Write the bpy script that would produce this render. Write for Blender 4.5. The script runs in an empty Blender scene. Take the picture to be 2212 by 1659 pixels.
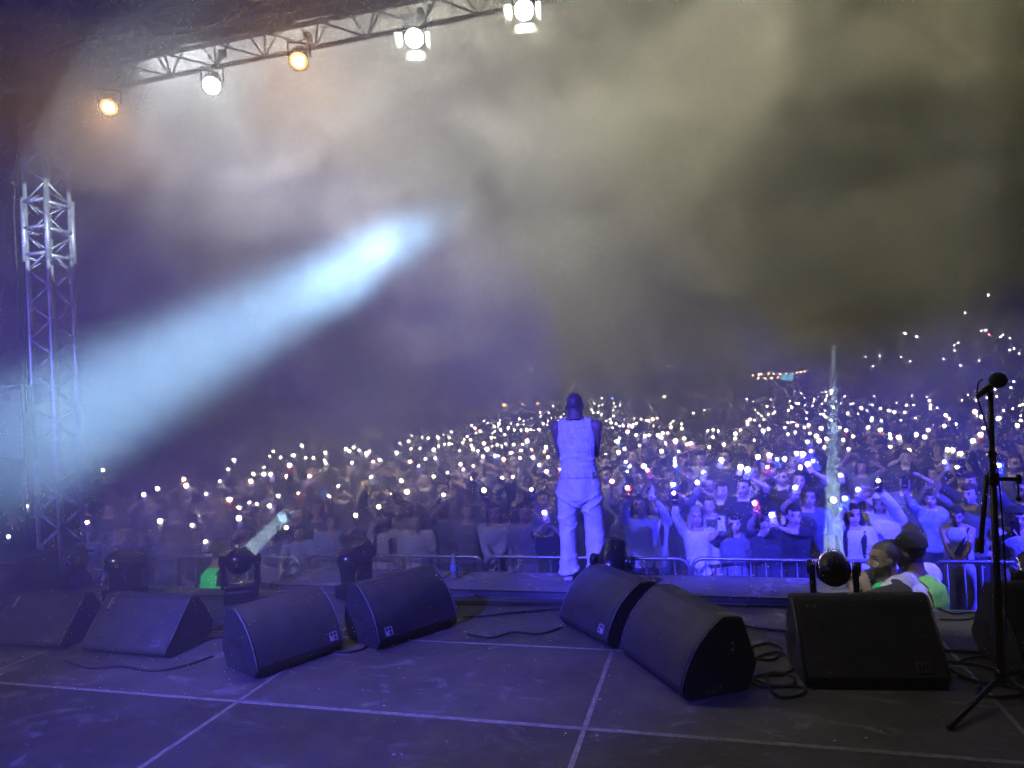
import bpy, bmesh, math, random
import numpy as np
from mathutils import Vector, Matrix, Quaternion

random.seed(7)
sc = bpy.context.scene
COL = sc.collection

# ------------------------------------------------------------------ camera
YAW, PIT, ROL, FP, CAMZ = math.radians(15.4), math.radians(0.73), math.radians(2.85), 1533.0, 1.85
_F0 = Vector((-math.sin(YAW), math.cos(YAW), 0)); _R0 = Vector((math.cos(YAW), math.sin(YAW), 0)); _U0 = Vector((0, 0, 1))
CF = _F0*math.cos(PIT) + _U0*math.sin(PIT); _U1 = _U0*math.cos(PIT) - _F0*math.sin(PIT)
CR = _R0*math.cos(ROL) - _U1*math.sin(ROL); CU = _U1*math.cos(ROL) + _R0*math.sin(ROL)
C0 = Vector((0, 0, CAMZ))
cam = bpy.data.cameras.new('camera'); cam_o = bpy.data.objects.new('camera', cam); COL.objects.link(cam_o)
_m = Matrix((CR, CU, -CF)).transposed().to_4x4(); _m.translation = C0; cam_o.matrix_world = _m
cam.sensor_width = 36; cam.lens = 36*FP/2212; cam.clip_start = 0.05; cam.clip_end = 3000
sc.camera = cam_o
# survey helpers: where a sight line of the photograph (2212 x 1659 grid) meets a known plane of the place
def ray(px, py): return CF*FP + CR*(px-1106) + CU*(829.5-py)
def atz(px, py, z=0.0):
    d = ray(px, py); return C0 + d*((z-CAMZ)/d.z)
def aty(px, py, y):
    d = ray(px, py); return C0 + d*(y/d.y)

# ------------------------------------------------------------------ world (night sky)
w = bpy.data.worlds.new('World'); sc.world = w; w.use_nodes = True
_nt = w.node_tree; _bg = _nt.nodes['Background']
_sky = _nt.nodes.new('ShaderNodeTexSky'); _sky.sky_type = 'NISHITA'; _sky.sun_disc = False
_sky.sun_elevation = math.radians(-7); _sky.sun_rotation = math.radians(200)
_nt.links.new(_sky.outputs[0], _bg.inputs[0]); _bg.inputs[1].default_value = 0.03
w.cycles.sampling_method = 'NONE'

# ------------------------------------------------------------------ stage lights (blue wash lamps out of view, plus unseen lights added as fill)
def spot(name, loc, tgt, col, watts, ang, blend=.5, rad=.1, parent=None):
    l = bpy.data.lights.new(name, 'SPOT'); l.color = col; l.energy = watts; l.spot_size = math.radians(ang); l.spot_blend = blend; l.shadow_soft_size = rad
    o = bpy.data.objects.new(name, l); COL.objects.link(o); o.location = loc
    o.rotation_euler = (Vector(tgt)-Vector(loc)).to_track_quat('-Z', 'Y').to_euler()
    o['kind'] = 'helper'
    return o
def disc_beam(name, loc, d, col, watts, diam, spread):
    l = bpy.data.lights.new(name, 'AREA'); l.shape = 'DISK'; l.size = diam; l.color = col; l.energy = watts; l.spread = math.radians(spread)
    o = bpy.data.objects.new(name, l); COL.objects.link(o); o.location = loc
    o.rotation_euler = Vector(d).to_track_quat('-Z', 'Y').to_euler()
    o['kind'] = 'helper'
    return o
BLUE = (.065, .058, 1.0)
spot('blue_wash_stage_left', (-4.6, -.6, 4.6), (-2.5, 4.5, 0), BLUE, 6800, 40, .9, .15)
spot('blue_wash_performer', (-2.8, -2.5, 4.8), (-1.05, 6.6, .88), BLUE, 17000, 13.5, .45, .12)
spot('blue_wash_crowd_centre', (-2.8, -2.5, 4.8), (.75, 8.6, .45), (.05, .045, 1), 28000, 14, .5, .12)
spot('lavender_fill_front', (-4.9, -3.0, 4.9), (-4.6, 6.9, -.1), (.88, .8, 1), 1300, 34, .9, .15)  # unseen light added to brighten the deck strip, left crowd and low fog
spot('blue_wash_crowd', (5.6, 5.4, 3.3), (1.5, 8.8, -.3), (.035, .03, 1), 9500, 50, .9, .15)
spot('white_fill_guards', (1.9, 5.2, 5.1), (1.72, 6.50, .1), (.95, .93, .95), 520, 22, .6, .1)  # unseen light added from above to brighten the two guards' vests
spot('white_fill_left_guard', (-4.6, -2.0, 4.6), (-5.35, 6.6, .05), (.9, 1, .95), 1500, 7, .6, .1)  # narrow unseen spot added to lift the left guard's green vest
spot('blue_wash_left_haze', (-8.5, 0.5, 2.6), (-7.2, 9.0, 2.4), (.18, .17, 1), 2700, 62, .9, .2)
SMOKE_LAMPS = [(-6.0, (.94, .95, 1), 1750), (-4.3, (1, .99, .93), 1500), (-2.7, (1, .98, .82), 950), (-.9, (1, .96, .70), 800), (.9, (1, .95, .64), 700), (3.0, (1, .93, .52), 430)]   # lights added to brighten the smoke, given housings below
for _x, _c, _w in SMOKE_LAMPS: spot('added_smoke_light', (_x, 6.82, 6.12), (_x, 13, 4.2), _c, _w*1.05, 134, .9, .12)
# narrow beam of the moving head standing behind on the left, aimed over the crowd
_bd = ray(1092, 396).normalized()
_bp = C0 + ray(0, 985).normalized()*3.0
disc_beam('beam_over_crowd', _bp - _bd*3.2, _bd, (.36, .66, 1), 100, .46, 4.4)
# white profile spot that hits the left tower
_tt = aty(92, 490, 6.35)
spot('profile_on_tower', (4.5, -1.5, 4.4), _tt, (.72, .9, 1), 30000, 4.2, .08, .03)

# ------------------------------------------------------------------ exposure and render settings
vs = sc.view_settings; vs.view_transform = 'Standard'; vs.look = 'None'; vs.gamma = 1; vs.exposure = 0; vs.use_curve_mapping = False
cy = sc.cycles
cy.max_bounces = 2; cy.diffuse_bounces = 0; cy.glossy_bounces = 1; cy.transmission_bounces = 2; cy.transparent_max_bounces = 8
cy.volume_bounces = 0; cy.volume_step_rate = 1.0; cy.volume_max_steps = 200
cy.sample_clamp_indirect = 2.0; cy.sample_clamp_direct = 18.0; cy.use_denoising = True; cy.denoising_input_passes = 'RGB_ALBEDO'; cy.denoising_prefilter = 'FAST'; cy.use_adaptive_sampling = True; cy.adaptive_threshold = 0.25; cy.adaptive_min_samples = 32
cy.caustics_reflective = False; cy.caustics_refractive = False

# ================================================================== materials
MATS = {}
def mat(name, col, rough=.7, metal=0., noise=None, bump=None, objcol=False, emit=None, spec=.5, attr=None, trans=0.):
    """noise=(scale, dark factor, detail); bump=(scale, strength[, distance])"""
    if name in MATS: return MATS[name]
    m = bpy.data.materials.new(name); m.use_nodes = True; nt = m.node_tree; N = nt.nodes; L = nt.links
    b = N['Principled BSDF']; b.inputs['Base Color'].default_value = (*col, 1); b.inputs['Roughness'].default_value = rough
    b.inputs['Metallic'].default_value = metal; b.inputs['Specular IOR Level'].default_value = spec
    if trans: b.inputs['Transmission Weight'].default_value = trans; b.inputs['IOR'].default_value = 1.33
    src = None
    if objcol: src = N.new('ShaderNodeObjectInfo').outputs['Color']
    elif attr:
        a = N.new('ShaderNodeAttribute'); a.attribute_name = attr; src = a.outputs['Color']
    tc = N.new('ShaderNodeTexCoord')
    if noise:
        nz = N.new('ShaderNodeTexNoise'); nz.inputs['Scale'].default_value = noise[0]; nz.inputs['Detail'].default_value = noise[2] if len(noise) > 2 else 4
        nz.inputs['Roughness'].default_value = .65
        L.new(tc.outputs['Object'], nz.inputs['Vector'])
        mr = N.new('ShaderNodeMapRange'); mr.inputs[1].default_value = .35; mr.inputs[2].default_value = .68; mr.inputs[3].default_value = noise[1]; mr.inputs[4].default_value = 1.0
        L.new(nz.outputs[0], mr.inputs[0])
        mx = N.new('ShaderNodeMix'); mx.data_type = 'RGBA'; mx.blend_type = 'MULTIPLY'; mx.inputs[0].default_value = 1
        if src: L.new(src, mx.inputs[6])
        else: mx.inputs[6].default_value = (*col, 1)
        L.new(mr.outputs[0], mx.inputs[7]); src = mx.outputs[2]
    if src: L.new(src, b.inputs['Base Color'])
    if bump:
        nb = N.new('ShaderNodeTexNoise'); nb.inputs['Scale'].default_value = bump[0]; nb.inputs['Detail'].default_value = 5
        L.new(tc.outputs['Object'], nb.inputs['Vector'])
        bp = N.new('ShaderNodeBump'); bp.inputs['Strength'].default_value = bump[1]; bp.inputs['Distance'].default_value = bump[2] if len(bump) > 2 else .01
        L.new(nb.outputs[0], bp.inputs['Height']); L.new(bp.outputs[0], b.inputs['Normal'])
    if emit:
        b.inputs['Emission Color'].default_value = (*emit[0], 1); b.inputs['Emission Strength'].default_value = emit[1]
    MATS[name] = m
    return m

M_ALU = mat('aluminium', (.45, .46, .48), .5, .6, noise=(9, .6))
M_BLACKMETAL = mat('black_metal', (.012, .012, .014), .38, .0, noise=(14, .6), bump=(60, .1))
M_PLASTIC = mat('black_plastic', (.012, .012, .013), .22, 0, noise=(8, .7))
M_RUBBER = mat('rubber', (.015, .015, .016), .7, 0, noise=(20, .6))
M_CAB = mat('cabinet_paint', (.03, .03, .034), .62, 0, noise=(16, .55), bump=(160, .5, .004))
M_TRIM = mat('worn_edge', (.16, .16, .17), .5, 0, noise=(30, .35))
M_BADGE = mat('badge_white', (.62, .62, .64), .5, noise=(40, .7))
M_BADGEGREY = mat('badge_grey', (.17, .17, .2), .4, noise=(35, .35))
M_RED = mat('red_mark', (.55, .03, .02), .4)
M_WHITEPAINT = mat('white_paint', (.75, .75, .73), .5, noise=(12, .75))
M_BRASSY = mat('lamp_door', (.5, .5, .46), .45, .6, noise=(8, .7))
M_FABRICBLACK = mat('black_fabric', (.02, .02, .023), .95, noise=(4, .6), bump=(30, .3))
M_GREYFABRIC = mat('canopy_grey', (.24, .24, .25), .9, noise=(1.2, .7), bump=(2, .4, .05))
M_STEEL = mat('galvanised_steel', (.34, .35, .37), .4, .85, noise=(22, .6))
M_SKIN = mat('skin', (.5, .35, .28), .55, attr='Col', bump=(90, .12, .004))
M_CLOTH = mat('cloth', (.5, .5, .5), .9, objcol=True, noise=(7, .72), bump=(16, .55, .03))
M_KNIT = mat('cloth_knit', (.5, .5, .5), .95, objcol=True, noise=(26, .72), bump=(60, .7, .015))
M_HAIR = mat('hair', (.05, .04, .03), .55, objcol=True, noise=(38, .45), bump=(70, .9, .02))
M_PHONE = mat('phone_case', (.3, .3, .3), .35, objcol=True, noise=(14, .8))
M_GLASSBLACK = mat('dark_glass', (.01, .01, .012), .08)
M_VESTG = mat('hi_vis_lime', (.32, .95, .05), .6, noise=(10, .8), bump=(14, .4, .02))
M_VESTGREEN = mat('hi_vis_green', (.05, .9, .22), .6, noise=(10, .8), bump=(14, .4, .02))
M_VESTO = mat('hi_vis_orange', (.95, .12, .03), .6, noise=(10, .8))
def emissive(name, col, s, sampled=False):
    m = bpy.data.materials.new(name); m.use_nodes = True; nt = m.node_tree; nt.nodes.clear()
    o = nt.nodes.new('ShaderNodeOutputMaterial'); e = nt.nodes.new('ShaderNodeEmission'); e.inputs[0].default_value = (*col, 1); e.inputs[1].default_value = s
    nt.links.new(e.outputs[0], o.inputs[0])
    if not sampled: m.cycles.emission_sampling = 'NONE'
    return m
E_TORCH = emissive('torch_white', (1, .88, .64), 90)
E_TORCHW = emissive('torch_warm', (1, .72, .46), 80)
E_TORCHG = emissive('torch_yellow', (1, .92, .5), 80)
TORCHES = [E_TORCH, E_TORCH, E_TORCHW, E_TORCHG]

# ================================================================== mesh helpers
def frame_of(d):
    d = Vector(d).normalized(); a = Vector((0, 0, 1)) if abs(d.z) < .9 else Vector((1, 0, 0))
    u = d.cross(a).normalized(); return u, d.cross(u).normalized(), d
class MB:
    def __init__(s): s.v = []; s.f = []; s.smooth = False
    def add(s, vs_, fs_):
        n = len(s.v); s.v += [tuple(p) for p in vs_]; s.f += [tuple(i+n for i in q) for q in fs_]; return s
    def box(s, c, d, M=None):
        c = Vector(c); x, y, z = d[0]/2, d[1]/2, d[2]/2
        P = [Vector((i*x, j*y, k*z)) for i in (-1, 1) for j in (-1, 1) for k in (-1, 1)]
        P = [(M @ p if M else p)+c for p in P]
        return s.add(P, [(0, 1, 3, 2), (4, 6, 7, 5), (0, 4, 5, 1), (2, 3, 7, 6), (0, 2, 6, 4), (1, 5, 7, 3)])
    def bbox(s, c, d, bv, M=None):
        """box with bevelled edges"""
        bm = bmesh.new(); bmesh.ops.create_cube(bm, size=1)
        for vv in bm.verts: vv.co = Vector((vv.co.x*d[0], vv.co.y*d[1], vv.co.z*d[2]))
        bmesh.ops.bevel(bm, geom=bm.edges[:], offset=bv, segments=2, affect='EDGES', profile=.5)
        bm.verts.index_update(); c = Vector(c)
        s.add([(M @ vv.co if M else vv.co)+c for vv in bm.verts], [[vv.index for vv in f.verts] for f in bm.faces]); bm.free(); return s
    def tube(s, pts, r, n=8, cap=True):
        pts = [Vector(p) for p in pts]; rr = r if isinstance(r, (list, tuple)) else [r]*len(pts)
        rings = []; u = None
        for i, p in enumerate(pts):
            d = (pts[min(i+1, len(pts)-1)]-pts[max(i-1, 0)]).normalized()
            if u is None: u, v, _ = frame_of(d)
            else:
                u = (u-d*u.dot(d)); u = u.normalized() if u.length > 1e-6 else frame_of(d)[0]
                v = d.cross(u)
            rings.append([p+(u*math.cos(a)+v*math.sin(a))*rr[i] for a in [2*math.pi*k/n for k in range(n)]])
        V = [q for rg in rings for q in rg]; Fc = []
        for i in range(len(rings)-1):
            for k in range(n): Fc.append((i*n+k, i*n+(k+1) % n, (i+1)*n+(k+1) % n, (i+1)*n+k))
        if cap: Fc.append(tuple(range(n-1, -1, -1))); Fc.append(tuple(range((len(rings)-1)*n, len(rings)*n)))
        return s.add(V, Fc)
    def lathe(s, prof, M, n=24):
        """prof: (r, z) pairs turned about local z"""
        V = []; Fc = []
        for r, z in prof: V += [M @ Vector((r*math.cos(2*math.pi*k/n), r*math.sin(2*math.pi*k/n), z)) for k in range(n)]
        for i in range(len(prof)-1):
            for k in range(n): Fc.append((i*n+k, i*n+(k+1) % n, (i+1)*n+(k+1) % n, (i+1)*n+k))
        if prof[0][0] > 1e-5: Fc.append(tuple(range(n-1, -1, -1)))
        if prof[-1][0] > 1e-5: Fc.append(tuple(range((len(prof)-1)*n, len(prof)*n)))
        return s.add(V, Fc)
    def ell(s, c, r, M=None, n=14, m=9):
        c = Vector(c); V = []; Fc = []
        for j in range(m+1):
            t = math.pi*j/m
            for k in range(n):
                a = 2*math.pi*k/n; p = Vector((r[0]*math.sin(t)*math.cos(a), r[1]*math.sin(t)*math.sin(a), r[2]*math.cos(t)))
                V.append((M @ p if M else p)+c)
        for j in range(m):
            for k in range(n): Fc.append((j*n+k, (j+1)*n+k, (j+1)*n+(k+1) % n, j*n+(k+1) % n))
        return s.add(V, Fc)
    def chain(s, pts, rad, n=10):
        for p, r in zip(pts, rad): s.ell(p, (r, r, r), n=n, m=7)
        for i in range(len(pts)-1): s.tube([pts[i], pts[i+1]], [rad[i], rad[i+1]], n)
        return s
    def loft(s, rings, n=18):
        """rings: (center, rx, ry) stacked along z"""
        V = []; Fc = []
        for c, rx, ry in rings: V += [Vector(c)+Vector((rx*math.cos(2*math.pi*k/n), ry*math.sin(2*math.pi*k/n), 0)) for k in range(n)]
        for i in range(len(rings)-1):
            for k in range(n): Fc.append((i*n+k, i*n+(k+1) % n, (i+1)*n+(k+1) % n, (i+1)*n+k))
        Fc.append(tuple(range(n-1, -1, -1))); Fc.append(tuple(range((len(rings)-1)*n, len(rings)*n)))
        return s.add(V, Fc)
    def mesh(s, name, m=None, smooth=None):
        me = bpy.data.meshes.new(name); me.from_pydata(s.v, [], s.f); me.update()
        bm = bmesh.new(); bm.from_mesh(me); bmesh.ops.recalc_face_normals(bm, faces=bm.faces[:]); bm.to_mesh(me); bm.free()
        if m: me.materials.append(m)
        if s.smooth if smooth is None else smooth: shade(me)
        return me
    def build(s, name, m, parent=None, smooth=None):
        return link(name, s.mesh(name, m, smooth), parent)
def shade(me, ang=None):
    me.polygons.foreach_set('use_smooth', [True]*len(me.polygons))
    if ang is not None: me.set_sharp_from_angle(angle=math.radians(ang))
def link(name, me, parent=None):
    o = bpy.data.objects.new(name, me); COL.objects.link(o)
    if parent: o.parent = parent
    return o
def empty(name, loc=(0, 0, 0), rz=0.0):
    o = bpy.data.objects.new(name, None); o.empty_display_size = .1; COL.objects.link(o); o.location = loc; o.rotation_euler = (0, 0, rz); return o
def tag(o, label=None, cat=None, group=None, kind=None):
    if label: o['label'] = label
    if cat: o['category'] = cat
    if group: o['group'] = group
    if kind: o['kind'] = kind
    return o
def rotto(d, up=(0, 0, 1)):
    """matrix whose z axis is d"""
    d = Vector(d).normalized(); x = Vector(up).cross(d)
    if x.length < 1e-4: x = Vector((1, 0, 0)).cross(d)
    x.normalize(); y = d.cross(x)
    return Matrix((x, y, d)).transposed()
def trs(R, t):
    M = R.to_4x4(); M.translation = Vector(t); return M
def text_mesh(txt, size, name, m, parent, M):
    cu = bpy.data.curves.new('t', 'FONT'); cu.body = txt; cu.size = size; cu.align_x = 'CENTER'; cu.align_y = 'CENTER'; cu.extrude = .001; cu.resolution_u = 3
    t = bpy.data.objects.new('t', cu); COL.objects.link(t); dg = bpy.context.evaluated_depsgraph_get(); dg.update()
    me = bpy.data.meshes.new_from_object(t.evaluated_get(dg)); bpy.data.objects.remove(t); bpy.data.curves.remove(cu)
    me.materials.clear(); me.materials.append(m); me.transform(M)
    return link(name, me, parent)

# ================================================================== the setting: ground, hill, stage
GZ = -1.1
def sstep(x): x = max(0., min(1., x)); return x*x*(3-2*x)
def hill_h(x, y): return 15*sstep((y-48)/70)*sstep((x+2+(y-48)*.1)/34)
def build_ground():
    me = bpy.data.meshes.new('ground'); nx, ny = 60, 70; V = []; Fc = []
    for j in range(ny+1):
        y = -15+ (j/ny)**1.8*255
        for i in range(nx+1):
            x = -130+260*i/nx
            V.append((x, y, GZ+hill_h(x, y)+ (.03*math.sin(x*1.7)*math.cos(y*1.3) if y > 7 else 0)))
    for j in range(ny):
        for i in range(nx): a = j*(nx+1)+i; Fc.append((a, a+1, a+nx+2, a+nx+1))
    me.from_pydata(V, [], Fc); me.update(); shade(me)
    me.materials.append(mat('trodden_ground', (.04, .038, .034), .95, noise=(.3, .8, 3)))
    return tag(link('ground', me), 'dark trodden ground under the crowd rising to a hillside', kind='structure')
build_ground()

def floor_material():
    m = bpy.data.materials.new('deck_board'); m.use_nodes = True; nt = m.node_tree; N = nt.nodes; L = nt.links; b = N['Principled BSDF']
    ge = N.new('ShaderNodeNewGeometry')
    def noise(scale, det, dist=0., stretch=None):
        nz = N.new('ShaderNodeTexNoise'); nz.inputs['Scale'].default_value = scale; nz.inputs['Detail'].default_value = det; nz.inputs['Roughness'].default_value = .62; nz.inputs['Distortion'].default_value = dist
        if stretch:
            mp = N.new('ShaderNodeMapping'); mp.inputs['Scale'].default_value = stretch; mp.inputs['Rotation'].default_value = (0, 0, .5); L.new(ge.outputs['Position'], mp.inputs['Vector']); L.new(mp.outputs[0], nz.inputs['Vector'])
        else: L.new(ge.outputs['Position'], nz.inputs['Vector'])
        return nz.outputs[0]
    def rng(x, a, b_, c, d):
        r = N.new('ShaderNodeMapRange'); r.inputs[1].default_value = a; r.inputs[2].default_value = b_; r.inputs[3].default_value = c; r.inputs[4].default_value = d; L.new(x, r.inputs[0]); return r.outputs[0]
    def mx(f, A, B):
        x = N.new('ShaderNodeMix'); x.data_type = 'RGBA'
        L.new(f, x.inputs[0])
        if isinstance(A, tuple): x.inputs[6].default_value = (*A, 1)
        else: L.new(A, x.inputs[6])
        if isinstance(B, tuple): x.inputs[7].default_value = (*B, 1)
        else: L.new(B, x.inputs[7])
        return x.outputs[2]
    oi = N.new('ShaderNodeObjectInfo')
    base = mx(rng(noise(1.6, 8), .35, .7, 0, 1), (.045, .043, .044), (.085, .082, .082))
    base = mx(rng(noise(2.2, 8, 1.6, (1, 1.6, 1)), .56, .69, 0, .65), base, (.23, .225, .22))
    base = mx(rng(noise(7.5, 6, 2.2, (.5, 2.2, 1)), .62, .67, 0, .4), base, (.27, .265, .26))       # drag marks       # dusty scuffs
    base = mx(rng(noise(55, 3), .70, .76, 0, .35), base, (.24, .23, .22))                         # crumbs and chips
    base = mx(rng(noise(5.0, 6, .8), .66, .70, 0, .8), base, (.018, .018, .02))                    # wet and oily marks
    t = N.new('ShaderNodeMix'); t.data_type = 'RGBA'; t.blend_type = 'MULTIPLY'; t.inputs[0].default_value = 1
    L.new(base, t.inputs[6]); L.new(oi.outputs['Color'], t.inputs[7])
    L.new(t.outputs[2], b.inputs['Base Color'])
    L.new(rng(noise(3, 5), .3, .7, .42, .72), b.inputs['Roughness'])
    # pressed anti-slip mesh
    wv = []
    for ax in (0, 1):
        mp = N.new('ShaderNodeMapping'); mp.inputs['Rotation'].default_value = (0, 0, ax*math.pi/2); L.new(ge.outputs['Position'], mp.inputs['Vector'])
        q = N.new('ShaderNodeTexWave'); q.inputs['Scale'].default_value = 26; q.inputs['Distortion'].default_value = .3; L.new(mp.outputs[0], q.inputs['Vector']); wv.append(q.outputs[1])
    ad = N.new('ShaderNodeMath'); ad.operation = 'MULTIPLY'; L.new(wv[0], ad.inputs[0]); L.new(wv[1], ad.inputs[1])
    nb = N.new('ShaderNodeMath'); nb.operation = 'MULTIPLY_ADD'; L.new(noise(40, 4), nb.inputs[0]); nb.inputs[1].default_value = .8; L.new(ad.outputs[0], nb.inputs[2])
    bp = N.new('ShaderNodeBump'); bp.inputs['Strength'].default_value = .5; bp.inputs['Distance'].default_value = .006; L.new(nb.outputs[0], bp.inputs['Height']); L.new(bp.outputs[0], b.inputs['Normal'])
    return m
M_DECK = floor_material()
M_FASCIA = mat('fascia_board', (.10, .10, .105), .8, noise=(6, .6))
M_SEAM = mat('deck_edge_aluminium', (.5, .5, .52), .45, .55, noise=(20, .45))
stage = empty('stage'); tag(stage, 'black stage floor of framed deck panels with bright seams', kind='structure')
_dc = {}
def deck(x0, y0, x1, y1, z, th, tint, frame=None):
    k = (round(x1-x0, 3), round(y1-y0, 3), th)
    if k not in _dc:
        a, b_ = (x1-x0)-.004, (y1-y0)-.004; e = .012
        board = MB().box((0, 0, -th/2), (a-2*e, b_-2*e, th)).mesh('deck', M_DECK)
        fr = MB()
        for sx in (-1, 1): fr.box((sx*(a/2-e/2), 0, -.012+.001), (e, b_, .024))
        for sy in (-1, 1): fr.box((0, sy*(b_/2-e/2), -.012+.001), (a-2*e, e, .024))
        _dc[k] = (board, fr.mesh('edge_frame', frame or M_SEAM))
    bo, fr = _dc[k]
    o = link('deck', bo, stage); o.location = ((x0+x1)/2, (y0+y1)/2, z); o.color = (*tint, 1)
    link('edge_frame', fr, o)
    return o
DX, DY = 2.2, 1.185
for i in range(-3, 4):
    for j in range(-4, 3):
        x0 = -.745+DX*(i-1); y0 = 3.84+DY*(j-1)
        if y0 > 5.1: continue
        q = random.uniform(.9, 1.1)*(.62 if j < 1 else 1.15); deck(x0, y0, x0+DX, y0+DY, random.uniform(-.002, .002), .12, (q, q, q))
YE = 3.84+2*DY                                     # front edge of the main stage
skirt = MB().box((-.745, YE-.06, -.61), (15.3, .02, .95)).build('stage_skirt', M_FABRICBLACK, stage)
# the narrow strip of decks in front
for x0, x1 in ((-4.35, -2.62), (-2.615, -1.10), (-.94, 1.15)):
    q = random.uniform(.95, 1.15); deck(x0, YE+.015, x1, YE+.69, .05, .13, (q*3.4, q*3.3, q*3.2), M_RUBBER)
for x0, x1 in ((-4.35, -2.62), (-2.615, -1.10), (-.94, 1.15)):
    MB().box(((x0+x1)/2, YE+.0125, -.02), (x1-x0, .003, .12)).build('strip_fascia', M_FASCIA, stage)
for sx in (-7.2, -4.9, -2.6, -.4, 1.8, 4.0, 5.6):
    MB().tube([(sx, YE-.15, GZ), (sx, YE-.15, -.12)], .024).build('stage_leg', M_ALU, stage)

# ================================================================== truss work
def lattice(mb_ch, mb_br, a, b, side, up, bay, rc=.023, rb=.0105):
    """four chord box truss from a to b"""
    a, b, up = Vector(a), Vector(b), Vector(up).normalized(); d = (b-a).normalized(); s = d.cross(up).normalized(); h = side/2
    cs = [(-h, -h), (h, -h), (h, h), (-h, h)]
    P = lambda t, c: a+(b-a)*t+s*c[0]+up*c[1]
    for c in cs: mb_ch.tube([P(0, c), P(1, c)], rc, 10)
    n = max(1, round((b-a).length/bay))
    for f in range(4):
        c0, c1 = cs[f], cs[(f+1) % 4]
        for k in range(n):
            t0, t1, tm = k/n, (k+1)/n, (k+.5)/n
            if f % 2: c0, c1 = c1, c0
            mb_br.tube([P(t0, c0), P(tm, c1)], rb, 6); mb_br.tube([P(tm, c1), P(t1, c0)], rb, 6)
            if f % 2: c0, c1 = c1, c0
        for k in (0, n): mb_br.tube([P(k/n, c0), P(k/n, c1)], rb, 6)
TWX, TWY = -7.17, 6.42
tower = empty('truss_tower', (TWX, TWY, GZ)); tag(tower, 'aluminium lattice truss tower standing at the left end of the stage', 'truss tower')
ch, br = MB(), MB(); lattice(ch, br, (0, 0, .12), (0, 0, 6.75), .30, (0, 1, 0), .40)
ch.build('chord', M_ALU, tower, True); br.build('brace', M_ALU, tower, True)
MB().bbox((0, 0, .06), (.8, .8, .12), .02).build('base_plate', M_BLACKMETAL, tower)
sl = MB()
for z in (4.75, 5.05, 5.35):
    for sx in (-1, 1):
        sl.tube([(sx*.165, -.165, z), (sx*.165, .165, z)], .022, 8); sl.tube([(-.165, sx*.165, z+.03), (.165, sx*.165, z+.03)], .022, 8)
for sx in (-1, 1):
    for sy in (-1, 1): sl.tube([(sx*.165, sy*.165, 4.7), (sx*.165, sy*.165, 5.42)], .03, 8)
sl.build('sleeve_block', M_ALU, tower, True)
tc_ = MB(); tc_.tube([(-.24, -.12, 6.3), (-.33, -.14, 5.3), (-.29, -.16, 4.2), (-.31, -.16, 2.0), (-.28, -.15, .2)], .012, 6); tc_.tube([(-.34, -.05, 6.3), (-.3, -.06, 4.8), (-.34, -.08, 3.0)], .008, 6)
tc_.build('cable_run', M_RUBBER, tower, True)
ft = empty('front_truss', (0, 5.8, 5.42)); tag(ft, 'horizontal aluminium lattice truss carrying the stage lamps', 'truss')
ch, br = MB(), MB(); lattice(ch, br, (-6.7, 0, 0), (6.4, 0, 0), .40, (0, 0, 1), .55)
ch.build('chord', M_ALU, ft, True); br.build('brace', M_ALU, ft, True)
tc_ = MB(); tc_.tube([(x, -.05+.06*math.sin(x*2.3), .13+.05*math.sin(x*3.1)) for x in [-6.4+.3*i for i in range(42)]], .014, 6); tc_.build('cable_run', M_RUBBER, ft, True)
gt = empty('roof_truss', (-6.9, 6.05, 5.75)); tag(gt, 'sloping roof truss rising from the left tower', 'truss')
ch, br = MB(), MB(); lattice(ch, br, (.1, 0, .1), (6.8, 0, 2.2), .34, (0, 0, 1), .6)
ch.build('chord', M_ALU, gt, True); br.build('brace', M_ALU, gt, True)
st = empty('side_truss', (-6.95, 6.2, 5.42)); tag(st, 'aluminium truss running back along the left side of the stage roof', 'truss')
ch, br = MB(), MB(); lattice(ch, br, (0, -.5, 0), (0, -9.2, 0), .40, (0, 0, 1), .55)
ch.build('chord', M_ALU, st, True); br.build('brace', M_ALU, st, True)
# roof canopy and front valance
def sheet(name, P, m, th=.01):
    n = (Vector(P[1])-Vector(P[0])).cross(Vector(P[3])-Vector(P[0])).normalized()*th
    V = [Vector(p) for p in P]+[Vector(p)+n for p in P]
    return MB().add(V, [(0, 1, 2, 3), (7, 6, 5, 4), (0, 4, 5, 1), (1, 5, 6, 2), (2, 6, 7, 3), (3, 7, 4, 0)])
rf = empty('stage_roof', (0, 1.6, 6.3)); tag(rf, 'grey canvas roof canopy over the stage, seen from below', 'roof')
sheet('c', [(-7.2, -5, -.15), (-7.2, 5, -.15), (0, 5, 2.1), (0, -5, 2.1)], 0).build('canvas_slope', M_GREYFABRIC, rf)
sheet('c', [(0, -5, 2.1), (0, 5, 2.1), (7.2, 5, -.15), (7.2, -5, -.15)], 0).build('canvas_slope', M_GREYFABRIC, rf)
va = MB(); nseg = 60
V = []; Fc = []
for i in range(nseg+1):
    x = -6.6+13.6*i/nseg; yb = 6.5+.02*math.sin(i*1.9)
    V += [(x, yb, 5.80+.012*math.sin(i*1.1)), (x, yb+.05, 6.45), (x, yb+.06, 6.45), (x, yb+.012, 5.80+.012*math.sin(i*1.1))]
for i in range(nseg):
    for k in range(4): Fc.append((i*4+k, i*4+(k+1) % 4, i*4+4+(k+1) % 4, i*4+4+k))
va.add(V, Fc); tag(va.build('roof_valance', M_GREYFABRIC), 'grey fabric valance hanging along the front edge of the stage roof', 'valance')

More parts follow.
